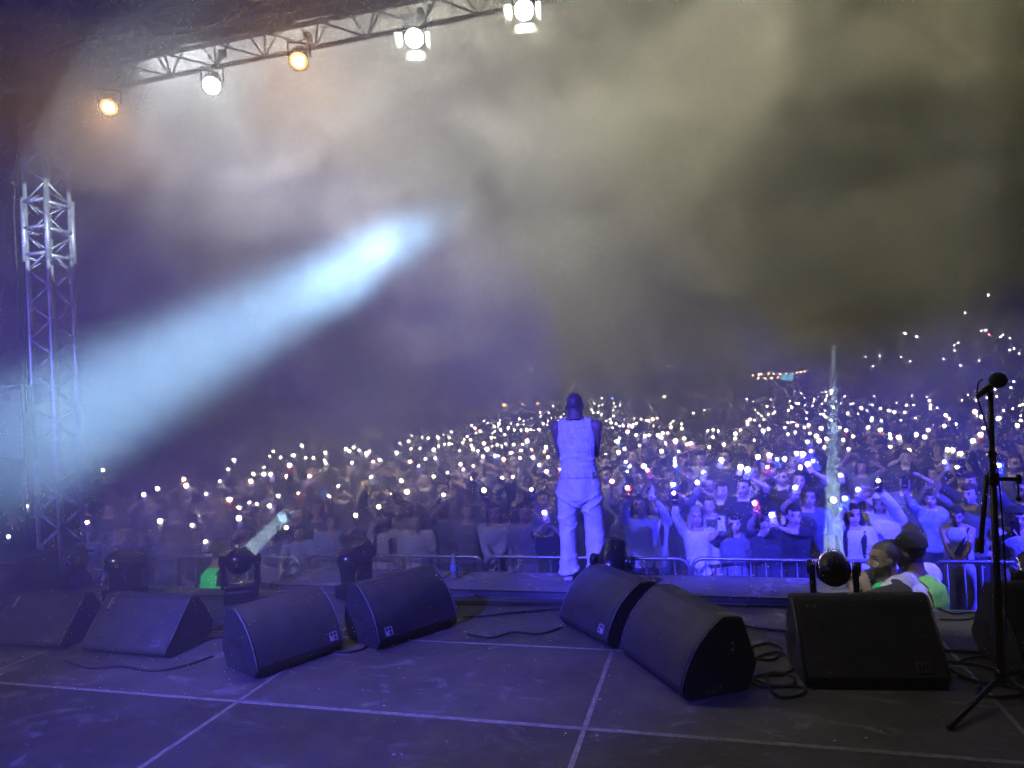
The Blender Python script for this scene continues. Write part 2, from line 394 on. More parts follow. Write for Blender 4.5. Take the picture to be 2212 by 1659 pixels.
# ------------------------------------------------------------------ par cans
def par_can(px, py, col, watts, doors, label, tgt, strength, warm, core=None):
    P = aty(px, py, 5.62) if px is not None else Vector(py)
    root = empty('par_can', P); root.scale = (.82,)*3; tag(root, label, 'stage light', 'par cans on the front truss')
    d = (Vector(tgt)-P).normalized(); R = rotto(d); M = trs(R, (0, 0, 0))
    c = MB(); c.lathe([(.03, -.36), (.07, -.355), (.088, -.30), (.092, -.12), (.102, -.10), (.106, -.0), (.112, .0), (.112, .012), (.1, .012), (.1, -.01)], M, 28); c.smooth = True
    shade(c.build('can', M_BLACKMETAL, root).data, 40)
    lens = MB(); lens.lathe([(.1, -.012), (.085, -.004), (.06, .0)], M, 28)
    lens.build('reflector', emissive('par_glow', col, strength), root, True)
    MB().lathe([(.06, .0), (.03, .012), (.0, .014)], M, 28).build('lens', emissive('par_core', tuple(.5+.5*q for q in col), 30), root, True)
    yk = MB(); side = R @ Vector((1, 0, 0)); bk = R @ Vector((0, 0, -.17))
    top = Vector((0, 5.8-P.y, 5.22-P.z))/.82
    yk.tube([bk+side*.118, bk+side*.118+Vector((0, 0, .16)), bk-side*.118+Vector((0, 0, .16)), bk-side*.118], .012, 8)
    yk.tube([bk+Vector((0, 0, .16)), top], .014, 8); yk.build('yoke', M_BLACKMETAL, root, True)
    MB().bbox(top, (.07, .09, .08), .012).build('clamp', M_ALU, root)
    if doors:
        up = R @ Vector((0, 1, 0)); sd = R @ Vector((1, 0, 0))
        if up.z < 0: up = -up
        for a, b_, wd, ln, ang in ((-up, sd, .23, .15, 28), (up, sd, .23, .15, 60), (sd, up, .16, .14, 22), (-sd, up, .16, .14, 35)):
            dd = (d*math.cos(math.radians(ang))+a*math.sin(math.radians(ang))).normalized(); nn = dd.cross(b_).normalized()
            o0 = a*.115+d*.012
            q = [o0-b_*wd*.42, o0+b_*wd*.42, o0+dd*ln+b_*wd*.55, o0+dd*ln-b_*wd*.55]
            V = [p for p in q]+[p+nn*.003 for p in q]
            MB().add(V, [(0, 1, 2, 3), (7, 6, 5, 4), (0, 4, 5, 1), (1, 5, 6, 2), (2, 6, 7, 3), (3, 7, 4, 0)]).build('barn_door', M_BRASSY, root)
    s_ = spot('par_light', P+d*.05, Vector(tgt), warm, watts, 110, 1.0, .09)
    return root
PAR_W = 62
par_can(235, 232, (1, .52, .16), PAR_W*1.6, False, 'amber stage lamp nearest the left tower', (-2.2, 1.6, .8), 1.5, (1, .5, .18))
par_can(457, 185, (.85, 1, .97), PAR_W*1.6, False, 'cool white stage lamp second from the left tower', (-1.6, 1.4, .9), 40, (.82, 1, .97))
par_can(645, 132, (1, .55, .18), PAR_W*2.2, False, 'amber stage lamp third from the left tower, brighter than the other amber one', (-1.2, 1.3, .9), 1.7, (1, .55, .2))
par_can(895, 83, (1, .98, .88), PAR_W, True, 'white stage lamp with open barn doors, half covered by its upper door', (-.7, .9, 1.0), 30, (1, .95, .82))
par_can(1132, 22, (1, .97, .86), PAR_W, True, 'white stage lamp with open barn doors at the top edge of the picture', (-.3, .7, 1.2), 30, (1, .93, .78))
for x in (0.3, 2.6):        # the row goes on beyond the picture
    s_ = spot('par_light', (x, 5.62, 5.05), (x*.6+.3, 1.4, 0), (.95, .94, 1), PAR_W*.4, 110, 1.0, .09)

# made-up housings for the lights added to the smoke, behind the valance
for x, c_, w_ in SMOKE_LAMPS:
    root = empty('added_smoke_lamp', (x, 6.66, 6.12)); tag(root, 'black lamp added for the smoke, behind truss at ' + {-6.0: 'the left tower', -4.3: 'the cool white lamp', -2.7: 'the half covered white lamp', -.9: 'the top white lamp', .9: 'the right, beyond the top white lamp', 3.0: 'the far right end'}[x], 'stage light', 'lamps added for the smoke')
    Rb = Matrix.Rotation(.25, 3, 'X')
    MB().bbox((0, 0, 0), (.34, .16, .2), .02, Rb).build('housing', M_BLACKMETAL, root)
    for sx in (-1, 1): MB().lathe([(.07, 0), (.07, .008), (0, .01)], trs(rotto(Rb @ Vector((0, 1, 0))), Rb @ Vector((sx*.085, .081, 0))), 18).build('lens', emissive('smoke_lamp_glow', c_, 8), root, True)
    yk = MB(); yk.tube([(-.19, 0, 0), (-.19, 0, .17), (.19, 0, .17), (.19, 0, 0)], .012, 8); yk.tube([(0, 0, .17), (0, -.55, -.3)], .014, 8); yk.build('yoke', M_BLACKMETAL, root, True)

# ================================================================== stage monitors
def arc_pts(p0, p1, bulge, n):
    p0, p1 = np.array(p0), np.array(p1); d = p1-p0; nrm = np.array([-d[1], d[0]])/np.linalg.norm(d)
    return [tuple(p0+d*t+nrm*bulge*4*t*(1-t)) for t in [i/n for i in range(n+1)]]
def square_logo(size, M):
    """square frame divided in four with a disc in one cell"""
    mb = MB(); t = size*.085; h = size/2
    for a in (-1, 1):
        mb.box(M @ Vector((a*(h-t/2), 0, 0)), (t, size, .002), M.to_3x3()); mb.box(M @ Vector((0, a*(h-t/2), 0)), (size-2*t, t, .002), M.to_3x3())
    mb.box(M @ Vector((0, 0, 0)), (t, size-2*t, .002), M.to_3x3())
    for a in (-1, 1): mb.box(M @ Vector((a*(h-t)/2+a*t*.15, 0, 0)), ((h-t*1.5), t, .002), M.to_3x3())
    mb.lathe([(size*.19, -.001), (size*.19, .001), (size*.115, .001), (size*.115, -.001)], M @ Matrix.Translation((-size*.235, -size*.235, 0)), 18)
    return mb
def monitor(a, b, label, curved=True, badge=None, dm=(.52, .42), W=None, zrot=False):
    A, B = atz(*a), atz(*b); d = B-A; wdt = W or d.length; mid = (A+B)/2; d.normalize()
    rz = math.atan2(d.y, d.x)
    root = empty('stage_monitor', (mid.x, mid.y, 0.004), rz); tag(root, label, 'stage monitor', 'wedge monitors on the stage')
    D, Hh = dm
    if curved:
        grill = arc_pts((0.0, .055), (.30*D/.52, Hh), .055, 9)
        prof = [(.035, 0.0)]+grill+[(.43*D/.52, Hh-.01), (D, .15), (.455*D/.52, 0)]
    else:
        grill = [(0.0, .045), (.275*D/.52, Hh-.012), ]
        prof = [(.04, 0.0)]+grill+[(.30*D/.52, Hh), (.36*D/.52, Hh-.004), (D, .13), (.44*D/.52, 0)]
    n = len(prof); h = wdt/2
    V = [(-h, u, z) for u, z in prof]+[(h, u, z) for u, z in prof]
    Fc = [tuple(range(n-1, -1, -1)), tuple(range(n, 2*n))]+[(i, (i+1) % n, n+(i+1) % n, n+i) for i in range(n)]
    me = MB().add(V, Fc).mesh('cabinet', M_CAB)
    bm = bmesh.new(); bm.from_mesh(me)
    ed = [e for e in bm.edges if e.calc_face_angle(0) > .5]
    bmesh.ops.bevel(bm, geom=ed, offset=.008, segments=2, affect='EDGES'); bm.to_mesh(me); bm.free(); shade(me, 35)
    link('cabinet', me, root)
    # perforated grille, proud of the baffle and set in from the cheeks
    g = MB(); off = .004; gi = grill; gh = h-.022; V = []; Fc = []
    nr = []
    for i in range(len(gi)):
        p, q = gi[max(0, i-1)], gi[min(len(gi)-1, i+1)]; tx, tz = q[0]-p[0], q[1]-p[1]; l = math.hypot(tx, tz); nr.append((-tz/l, tx/l))
    t0 = .02
    for i, (u, z) in enumerate(gi):
        nu, nz = nr[i]
        e = (t0 if i == 0 else (-t0 if i == len(gi)-1 else 0)); tx, tz = nz, -nu
        uu, zz = u+tx*e, z+tz*e
        for s_ in (-1, 1): V.append((s_*gh, uu+nu*off, zz+nz*off))
        for s_ in (-1, 1): V.append((s_*gh, uu-nu*.004, zz-nz*.004))
    for i in range(len(gi)-1):
        k = i*4; Fc += [(k, k+1, k+5, k+4), (k, k+4, k+6, k+2), (k+1, k+3, k+7, k+5)]
    Fc += [(0, 2, 3, 1), (len(V)-4, len(V)-3, len(V)-1, len(V)-2)]
    gm = g.add(V, Fc).mesh('grille', M_GRILLE); shade(gm, 30); link('grille', gm, root)
    # worn light edges along both cheeks
    for s_ in (-1, 1):
        tr = MB().tube([(s_*(h-.006), u+nr[i][0]*.001, z+nr[i][1]*.001) for i, (u, z) in enumerate(gi)], .0065, 6); tr.build('edge_trim', M_TRIM, root, True)
    # side handle recess
    for s_ in (-1, 1):
        MB().bbox((s_*(h+.001), .30*D/.52, .2), (.006, .16, .05), .0028).build('handle_recess', M_RUBBER, root)
    def on_grille(x, t):
        f = t*(len(gi)-1); i = min(int(f), len(gi)-2); r = f-i; (u0, z0), (u1, z1) = gi[i], gi[i+1]; nu, nz = nr[i] if len(gi) > 2 else nr[0]
        up = Vector((0, u1-u0, z1-z0)).normalized(); nn = Vector((0, -up.z, up.y))
        P = Vector((x, u0+(u1-u0)*r, z0+(z1-z0)*r))+nn*.0065
        return trs(Matrix((Vector((1, 0, 0)), up, nn)).transposed(), P)
    if badge:
        for kind, x, t, size in badge:
            M = on_grille(x*h, t)
            if kind == 'logo': square_logo(size, M).build('logo_badge', M_BADGE, root)
            elif kind == 'logor': square_logo(size, M @ Matrix.Rotation(math.pi/2, 4, 'Z')).build('logo_badge', M_BADGE, root)
            elif kind == 'strip':
                bd = MB(); bd.box(M.translation, (.026, size, .002), M.to_3x3()); o = bd.build('name_strip', M_PLASTIC, root)
                text_mesh('NEXO', .036, 'name_lettering', M_BADGE, root, M @ Matrix.Translation((0, 0, .002)) @ Matrix.Rotation(-math.pi/2, 4, 'Z'))
            elif kind == 'plate':
                bd = MB(); bd.bbox(M.translation, (size, size*.72, .003), .001, M.to_3x3()); bd.build('name_plate', M_BADGEGREY, root)
                bd = MB()
                for q in (-.25, 0, .25): bd.box(M @ Vector((q*size, .004, .002)), (size*.16, size*.4, .002), M.to_3x3())
                bd.build('plate_mark', M_CAB, root)
    return root
def grille_material():
    m = bpy.data.materials.new('perforated_grille'); m.use_nodes = True; nt = m.node_tree; N = nt.nodes; L = nt.links; b = N['Principled BSDF']
    tc = N.new('ShaderNodeTexCoord'); v = N.new('ShaderNodeTexVoronoi'); v.inputs['Scale'].default_value = 130; v.inputs['Randomness'].default_value = .12; L.new(tc.outputs['Object'], v.inputs['Vector'])
    r = N.new('ShaderNodeMapRange'); r.inputs[1].default_value = .25; r.inputs[2].default_value = .5; L.new(v.outputs['Distance'], r.inputs[0])
    nz = N.new('ShaderNodeTexNoise'); nz.inputs['Scale'].default_value = 7; nz.inputs['Detail'].default_value = 6; L.new(tc.outputs['Object'], nz.inputs['Vector'])
    q = N.new('ShaderNodeMapRange'); q.inputs[1].default_value = .3; q.inputs[2].default_value = .75; q.inputs[3].default_value = .7; q.inputs[4].default_value = 1.5; L.new(nz.outputs[0], q.inputs[0])
    mx = N.new('ShaderNodeMix'); mx.data_type = 'RGBA'; mx.inputs[6].default_value = (.01, .01, .011, 1); mx.inputs[7].default_value = (.04, .04, .044, 1); L.new(r.outputs[0], mx.inputs[0])
    m2 = N.new('ShaderNodeMix'); m2.data_type = 'RGBA'; m2.blend_type = 'MULTIPLY'; m2.inputs[0].default_value = 1; L.new(mx.outputs[2], m2.inputs[6]); L.new(q.outputs[0], m2.inputs[7]); L.new(m2.outputs[2], b.inputs['Base Color'])
    b.inputs['Roughness'].default_value = .55
    bp = N.new('ShaderNodeBump'); bp.inputs['Strength'].default_value = .4; bp.inputs['Distance'].default_value = .003; L.new(r.outputs[0], bp.inputs['Height']); L.new(bp.outputs[0], b.inputs['Normal'])
    return m
M_GRILLE = grille_material()
monitor((-30, 1400), (128, 1408), 'flat black wedge monitor at the left edge of the picture', False, [('strip', -.78, .83, .12), ('plate', .62, .12, .07)], (.5, .37))
monitor((173, 1412), (357, 1428), 'flat black wedge monitor second from the left with a vertical name strip', False, [('strip', -.80, .83, .12), ('plate', .70, .16, .07)], (.52, .39))
monitor((556, 1472), (745, 1404), 'curved black wedge monitor with square logo at its lower right, turned to the right', True, [('logo', .76, .13, .062)], (.5, .43))
monitor((820, 1409), (990, 1352), 'curved black wedge monitor with square logo at its lower left, left of the performer', True, [('logo', -.74, .13, .062)], (.5, .44))
monitor((1209, 1349), (1312, 1405), 'curved black wedge monitor right of the performer with a logo near its right edge', True, [('logor', .72, .13, .062)], (.54, .42))
monitor((1340, 1416), (1476, 1520), 'largest curved wedge monitor, standing beside the coiled cable', True, None, (.52, .45), .82)
monitor((1741, 1489), (2059, 1492), 'flat dark wedge monitor facing straight on in front of the two guards', False, [('plate', .66, .16, .085)], (.5, .475))
monitor((2224, 1478), (2440, 1470), 'dark wedge monitor cut off by the right edge of the picture', False, None, (.55, .5))

# big black case at the left edge
P1, P2 = atz(0, 1335), atz(140, 1314)
case = empty('speaker_case', (-7.16, 5.42, 0.003), math.radians(4)); tag(case, 'big black bass cabinet at the left edge behind the flat wedges', 'speaker')
MB().bbox((-.38, 0, .235), (.72, .55, .47), .012).build('cabinet', M_CAB, case)
MB().bbox((.375, 0, .245), (.72, .55, .49), .012).build('cabinet', M_CAB, case)
for x in (-.38, .375): MB().bbox((x, -.279, .24), (.64, .012, .40), .004).build('grille', M_GRILLE, case)
MB().bbox((-.06, -.283, .24), (.012, .006, .44), .002).build('edge_trim', M_TRIM, case)
# dark banner at the left behind the tower
bn = empty('banner', (-8.35, 6.05, 1.75)); tag(bn, 'dark banner strip stretched sideways beside the left tower', 'banner')
bnm = MB(); V = []; Fc = []
for i in range(21):
    x = -1.5+2.62*i/20; y = .03*math.sin(i*.9)
    V += [(x, y, -.35), (x, y, .42), (x, y+.01, .42), (x, y+.01, -.35)]
for i in range(20):
    for k in range(4): Fc.append((i*4+k, i*4+(k+1) % 4, i*4+4+(k+1) % 4, i*4+4+k))
bnm.add(V, Fc).build('cloth', M_FABRICBLACK, bn)
MB().tube([(-1.5, 0, .44), (1.16, 0, .44)], .012, 8).build('top_rope', M_RUBBER, bn)
MB().tube([(1.12, .02, .44), (1.12, .25, .44)], .02, 8).build('bracket', M_ALU, bn)

# ================================================================== moving heads
def moving_head(p, d, label, lit=None, scale=1.0, z0=0.0):
    """p: floor point, d: where the lens points"""
    root = empty('moving_head', (p[0], p[1], z0+.003)); tag(root, label, 'moving light', 'moving heads along the stage front')
    d = Vector(d).normalized(); yaw = math.atan2(d.x, d.y); Rz = Matrix.Rotation(-yaw, 3, 'Z'); s = scale
    bs = MB().bbox((0, 0, .07*s), (.30*s, .36*s, .135*s), .02*s, Rz); bs.build('base', M_PLASTIC, root)
    MB().bbox(Rz @ Vector((0, -.181*s, .08*s)), (.12*s, .006*s, .05*s), .002, Rz).build('display', M_GLASSBLACK, root)
    hz = .42*s; yk = MB()
    for sx in (-1, 1):
        yk.bbox(Rz @ Vector((sx*.168*s, 0, .30*s)), (.05*s, .17*s, .33*s), .02*s, Rz)
        yk.lathe([(.055*s, -.02*s), (.06*s, -.012*s), (.06*s, .012*s), (.055*s, .02*s)], trs(Rz @ Matrix.Rotation(math.pi/2, 3, 'Y'), Rz @ Vector((sx*.19*s, 0, hz))), 18)
    yk.bbox(Rz @ Vector((0, 0, .155*s)), (.33*s, .19*s, .05*s), .018*s, Rz)
    yk.build('yoke', M_PLASTIC, root)
    R = rotto(d, Rz @ Vector((1, 0, 0)) if abs(d.z) > .98 else (0, 0, 1)); M = trs(R, (0, 0, hz)); h = MB()
    h.lathe([(0, -.20*s), (.05*s, -.195*s), (.095*s, -.17*s), (.125*s, -.12*s), (.137*s, -.05*s), (.137*s, .03*s), (.125*s, .10*s), (.112*s, .15*s), (.112*s, .19*s), (.1*s, .19*s), (.1*s, .17*s)], M, 28)
    hd = h.build('head', M_PLASTIC, root, True)
    MB().lathe([(.1*s, .172*s), (.06*s, .18*s), (0, .182*s)], M, 24).build('lens', emissive('beam_lens', lit, 14) if lit else M_GLASSBLACK, hd, True)
    up = R @ Vector((0, 1, 0)); sdv = R @ Vector((1, 0, 0))
    if up.z < 0: up = -up
    rm = MB(); q = []
    for t in range(7):
        a = math.radians(24+t*8); rad = (math.sin(a)*.142*s, -math.cos(a)*.19*s-.012*s)
        c = Vector((0, 0, hz))+up*rad[0]+d*rad[1]; q.append(c)
    rm.tube(q, [.002, .007*s, .009*s, .010*s, .009*s, .007*s, .002], 6); rm.build('red_mark', M_RED, hd, True)
    vt = MB()
    for k in range(7): vt.box(Vector((0, 0, hz))-d*.196*s+sdv*(k-3)*.012*s-up*.035*s, (.005*s, .008*s, .034*s), R)
    vt.build('vent_fins', M_BLACKMETAL, hd)
    MB().tube([Vector((0, 0, hz))+(sdv*math.cos(a)*.147*s-up*math.sin(a)*.147*s*.9)-d*.06*s for a in [math.radians(20+14*k) for k in range(11)]], .007*s, 6).build('handle_rim', M_STEEL, hd, True)
    return root, Vector((p[0], p[1], z0+.003))+Vector((0, 0, hz))+d*.2*s
MH = [((-5.62, 5.72), (.25, .85, -.1), 'blue-lit moving head beside the orange vest, pointing away', None, 0),
      ((-4.40, 5.86), None, 'moving head throwing a short pale beam up to the right', (.75, .92, 1), 0),
      ((-3.28, 6.05), (.45, .75, .35), 'unlit moving head behind the curved wedge left of the water bottle', None, 0),
      ((-.86, 6.05), (.15, .6, .75), 'unlit moving head right behind the performer, half hidden by a wedge', None, 0),
      ((.86, 5.93), None, 'moving head throwing a tall pale beam over the crowd beside the guards', (.75, .95, 1), 0),
      ((2.18, 5.80), (.05, .8, .3), 'unlit moving head at the right edge of the picture', None, 0)]
# the two lit ones: beam directions read from where their beams run out
def beam_dir(p, px, py, dist):
    return (C0+ray(px, py).normalized()*dist)-Vector((p[0], p[1], .42))
for p, d, lab, lit, z0 in MH:
    if lab.startswith('moving head throwing a short'): d = beam_dir(p, 640, 1085, 12)
    if lab.startswith('moving head throwing a tall'): d = beam_dir(p, 1800, 762, 60)
    _, tip = moving_head(p, d, lab, lit, .9, z0)
    if lit:
        d = Vector(d).normalized()
        disc_beam('moving_head_beam', tip+d*.012, d, (.5, .82, 1) if 'tall' in lab else (.55, .85, 1), 42 if 'tall' in lab else 6, .16, .6)

# ================================================================== microphone stand
B = atz(2165, 1500); mic = empty('microphone_stand', (B.x, B.y, .003)); tag(mic, 'black tripod microphone stand with folded boom at the right', 'microphone stand')
top = Vector((.035, .02, 1.72)); cl = Vector((.02, .012, 1.22))
MB().tube([(0, 0, .08), (.012, .006, .75), cl], [.020, .0185, .0175], 12).build('lower_tube', M_BLACKMETAL, mic, True)
MB().tube([cl, top], .0155, 10).build('upper_tube', M_BLACKMETAL, mic, True)
MB().tube([Vector((-.004, .03, 1.24)), Vector((-.05, .05, .82))], .0135, 10).build('boom_arm', M_BLACKMETAL, mic, True)
MB().tube([Vector((-.05, .05, .87)), Vector((-.058, .053, .79))], .023, 12).build('counterweight', M_RUBBER, mic, True)
c = MB(); c.bbox(cl, (.05, .05, .07), .01); c.bbox(cl+Vector((0, 0, .14)), (.044, .044, .035), .008); c.build('clutch', M_PLASTIC, mic)
c = MB(); c.tube([cl, cl+Vector((.12, -.01, -.002))], .012, 8); c.bbox(cl+Vector((.125, -.01, 0)), (.022, .03, .05), .006); c.tube([cl+Vector((.118, -.012, 0)), cl+Vector((.118, -.012, -.11))], .005, 6); c.bbox(cl+Vector((.118, -.012, -.115)), (.026, .018, .022), .005); c.build('boom_lever', M_BLACKMETAL, mic)
c = MB(); c.lathe([(.022, 0), (.03, .01), (.03, .06), (.02, .08)], Matrix.Translation((0, 0, .06)), 14); c.build('tripod_hub', M_PLASTIC, mic, True)
for tx, ty in ((2050, 1580), (2330, 1560), (2215, 1450)):
    T = atz(tx, ty)-Vector((B.x, B.y, 0)); T.z = .016
    lg = MB().tube([(0, 0, .10), T], .0145, 8).build('leg', M_BLACKMETAL, mic, True)
    MB().tube([T*.9+Vector((0, 0, .012)), T+Vector((0, 0, 0))], .0165, 10).build('rubber_foot', M_RUBBER, lg, True)
cab = [cl+Vector((.016, -.015, -.9)), cl+Vector((.028, -.02, -.5)), cl+Vector((.022, -.02, 0)), Vector((.0, -.01, 1.5)), Vector((-.035, 0, 1.68)), Vector((-.025, .01, 1.77)), Vector((.0, .01, 1.79))]
def smooth_path(P, n=8):
    P = [Vector(p) for p in P]; out = []
    for i in range(len(P)-1):
        a, b_, c_, d_ = P[max(i-1, 0)], P[i], P[i+1], P[min(i+2, len(P)-1)]
        for k in range(n):
            t = k/n; out.append(.5*((2*b_)+(c_-a)*t+(2*a-5*b_+4*c_-d_)*t*t+(3*b_-a-3*c_+d_)*t**3))
    return out+[P[-1]]
MB().tube(smooth_path(cab), .0045, 6).build('cable', M_RUBBER, mic, True)
mp = empty('microphone', Vector((B.x, B.y, 0))+top+Vector((0, 0, .03))); tag(mp, 'dark ball microphone in a light clip on top of the stand', 'microphone')
hd = Vector((.075, .02, .055)).normalized(); M = trs(rotto(hd), (0, 0, 0))
MB().lathe([(.012, -.10), (.014, -.08), (.02, -.01), (.024, .0)], M, 16).build('body', M_BLACKMETAL, mp, True)
MB().ell(hd*.06, (.046, .046, .046), n=20, m=12).build('windshield', mat('foam_windshield', (.03, .03, .045), .95, bump=(180, .8, .004)), mp, True)
c = MB(); c.tube([Vector((-.04, -.0, -.02)), Vector((-.01, 0, .01)), Vector((.012, 0, .0))], [.008, .014, .014], 10); c.tube([Vector((0, 0, -.04)), Vector((0, 0, -.005))], .011, 10); c.build('clip', mat('clip_ivory', (.6, .56, .46), .5), mp, True)

# ================================================================== water bottle
P = atz(982, 1249, .05); bt = empty('water_bottle', (P.x, P.y, .053)); tag(bt, 'clear plastic water bottle standing on the front deck strip', 'bottle')
M_PET = mat('clear_plastic', (.85, .88, .95), .08, trans=.75)
MB().lathe([(.0, .0), (.03, .0), (.036, .012), (.034, .04), (.037, .06), (.034, .085), (.037, .11), (.036, .15), (.028, .185), (.014, .205), (.0135, .222)], Matrix(), 20).build('body', M_PET, bt, True)
MB().lathe([(.0372, .07), (.0378, .072), (.0378, .128), (.0372, .13)], Matrix(), 20).build('paper_label', mat('bottle_label', (.35, .4, .9), .5, noise=(40, .5)), bt, True)
MB().lathe([(.0155, .215), (.0155, .238), (0, .239)], Matrix(), 16).build('cap', M_WHITEPAINT, bt, True)

# ================================================================== cables on the floor
def cable(pix, r, label, z=0.0, group='cables lying on the stage'):
    P = [atz(x, y, z)+Vector((0, 0, r+.003)) for x, y in pix]
    o = MB().tube(smooth_path(P, 7), r, 7).build('cable', M_RUBBER, None, True); return tag(o, label, 'cable', group)
cable([(1622, 1402), (1660, 1392), (1690, 1408), (1668, 1428), (1622, 1425)], .007, 'uppermost loop of black cable beside the largest curved wedge')
cable([(1622, 1428), (1680, 1412), (1716, 1440), (1690, 1460), (1640, 1462), (1625, 1478), (1660, 1488), (1715, 1480), (1705, 1462), (1660, 1458), (1662, 1490), (1690, 1510), (1735, 1502), (1732, 1488), (1668, 1484), (1625, 1470)], .008, 'tangled loops of black cable on the floor beside the largest curved wedge')
cable([(1605, 1355), (1650, 1362), (1715, 1370), (1780, 1385)], .009, 'black cable running from the wedge towards the flat monitor')
cable([(1000, 1335), (1060, 1332), (1110, 1326), (1210, 1318)], .007, 'thin black cable crossing the floor behind the performer gap')
cable([(985, 1302), (1100, 1304), (1220, 1304), (1480, 1300), (1712, 1306)], .008, 'long black cable along the foot of the front deck strip')
cable([(985, 1307), (1120, 1309), (1260, 1307), (1500, 1309), (1712, 1314)], .009, 'second long black cable lying next to the foot of the front strip')
cable([(440, 1368), (470, 1360), (505, 1345), (560, 1335)], .008, 'black cable between the flat wedge and the curved wedge')
cable([(445, 1382), (480, 1378), (512, 1366)], .008, 'short black cable end beside the left curved wedge')
cable([(2040, 1410), (2090, 1412), (2150, 1418), (2230, 1420)], .010, 'thick black cable running right from the flat monitor')
cable([(2045, 1432), (2110, 1440), (2160, 1452), (2215, 1450)], .008, 'black cable curving to the foot of the microphone stand')
cable([(2050, 1448), (2090, 1468), (2130, 1478), (2200, 1490)], .007, 'thin cable running under the microphone stand')
cable([(2062, 1437), (2100, 1424), (2160, 1422), (2215, 1432)], .007, 'cable looping behind the microphone stand')
cable([(2025, 1316), (2060, 1328), (2100, 1326), (2160, 1340), (2230, 1342)], .007, 'wavy black cable near the stage edge at the right')
cable([(2030, 1340), (2090, 1340), (2130, 1325), (2190, 1320)], .006, 'thin wavy cable crossing another near the right stage edge')
cable([(2070, 1465), (2120, 1480), (2110, 1500), (2160, 1510), (2215, 1500), (2160, 1478)], .008, 'heap of dark cable around the microphone stand base')
cable([(250, 1283), (300, 1287), (380, 1286), (470, 1290), (560, 1287)], .008, 'black cable along the stage edge under the blue moving head')
cable([(700, 1405), (745, 1412), (790, 1400), (770, 1375), (815, 1368), (850, 1380)], .007, 'black lead between the two curved wedges on the left')
cable([(1010, 1372), (1060, 1380), (1110, 1368), (1165, 1372), (1212, 1358)], .007, 'black lead lying between the wedges in front of the performer')
cable([(140, 1430), (190, 1445), (260, 1442), (330, 1452), (400, 1440), (460, 1420)], .007, 'black lead in front of the second flat wedge')
# small scraps on the floor
for px, py, s in ((1871, 1596, .012), (1803, 1602, .009), (1314, 1441, .008), (1316, 1461, .008), (1296, 1512, .011), (1290, 1591, .010), (1222, 1586, .009), (830, 1526, .012), (868, 1632, .008), (850, 1632, .009)):
    P = atz(px, py); a = random.random()*3
    o = MB().add([(P.x+s*math.cos(a+q)*(1+.4*math.sin(q*2.3)), P.y+s*.6*math.sin(a+q), .0035+h_) for h_ in (0, .003) for q in [k*math.pi/3 for k in range(6)]], [(0, 1, 2, 3, 4, 5), (11, 10, 9, 8, 7, 6)]+[(k, (k+1) % 6, 6+(k+1) % 6, 6+k) for k in range(6)]).build('paper_scrap', M_BADGE)
    tag(o, 'tiny pale scrap lying on the dark stage floor', 'litter', 'scraps on the stage floor')

# ================================================================== crowd barriers
def barrier(x, y, rz, label):
    root = empty('crowd_barrier', (x, y, GZ), rz); tag(root, label, 'barrier', 'crowd barriers in front of the stage')
    W, Hb, r = 1.12, 1.1, .12; P = [(-W, 0, .15)]
    P += [(-W+r-r*math.cos(a), 0, Hb-r+r*math.sin(a)) for a in [math.pi/2*k/5 for k in range(6)]]
    P += [(W-r+r*math.sin(a), 0, Hb-r+r*math.cos(a)) for a in [math.pi/2*k/5 for k in range(6)]]
    P += [(W, 0, .15), (-W, 0, .15)]
    MB().tube(P, .021, 8).build('frame', M_STEEL, root, True)
    b_ = MB()
    for k in range(15): xx = -W+.15*(k+.95); b_.tube([(xx, 0, .15), (xx, 0, Hb-.01)], .008, 6)
    b_.build('bars', M_STEEL, root, True)
    for s_ in (-1, 1):
        MB().tube([(s_*.8, -.3, .02), (s_*.8, -.1, .15), (s_*.8, .1, .15), (s_*.8, .3, .02)], .018, 6).build('foot', M_STEEL, root, True)
pts = [(-8.2, 7.45), (-5.95, 7.55), (-3.68, 7.7), (-1.41, 7.74), (.86, 7.76), (3.13, 7.8), (5.4, 7.85)]
names = ['far left behind the blue moving head', 'behind the moving head with the short beam', 'behind the water bottle', 'behind the performer', 'behind the guards\' moving head', 'at the right behind the guards', 'at the right edge']
for (x, y), nm in zip(pts, names): barrier(x, y, random.uniform(-.02, .02), 'galvanised steel crowd barrier '+nm)

# ================================================================== people
def remesh(mb, voxel, it=3, name='m'):
    me = bpy.data.meshes.new('tmp'); me.from_pydata(mb.v, [], mb.f); me.update()
    bm = bmesh.new(); bm.from_mesh(me); bmesh.ops.recalc_face_normals(bm, faces=bm.faces[:]); bm.to_mesh(me); bm.free()
    o = bpy.data.objects.new('tmp', me); COL.objects.link(o)
    r = o.modifiers.new('r', 'REMESH'); r.mode = 'VOXEL'; r.voxel_size = voxel
    if it: s = o.modifiers.new('s', 'SMOOTH'); s.factor = .5; s.iterations = it
    dg = bpy.context.evaluated_depsgraph_get(); out = bpy.data.meshes.new_from_object(o.evaluated_get(dg)); out.name = name
    bpy.data.objects.remove(o); bpy.data.meshes.remove(me); shade(out)
    return out
def delete_verts(me, fn):
    bm = bmesh.new(); bm.from_mesh(me); bmesh.ops.delete(bm, geom=[v for v in bm.verts if fn(v.co)], context='VERTS'); bm.to_mesh(me); bm.free()
def push(me, fn):
    """move vertices along their normals by fn(co)"""
    nr = [v.normal.copy() for v in me.vertices]
    for v, n in zip(me.vertices, nr): v.co += n*fn(v.co)
    me.update()
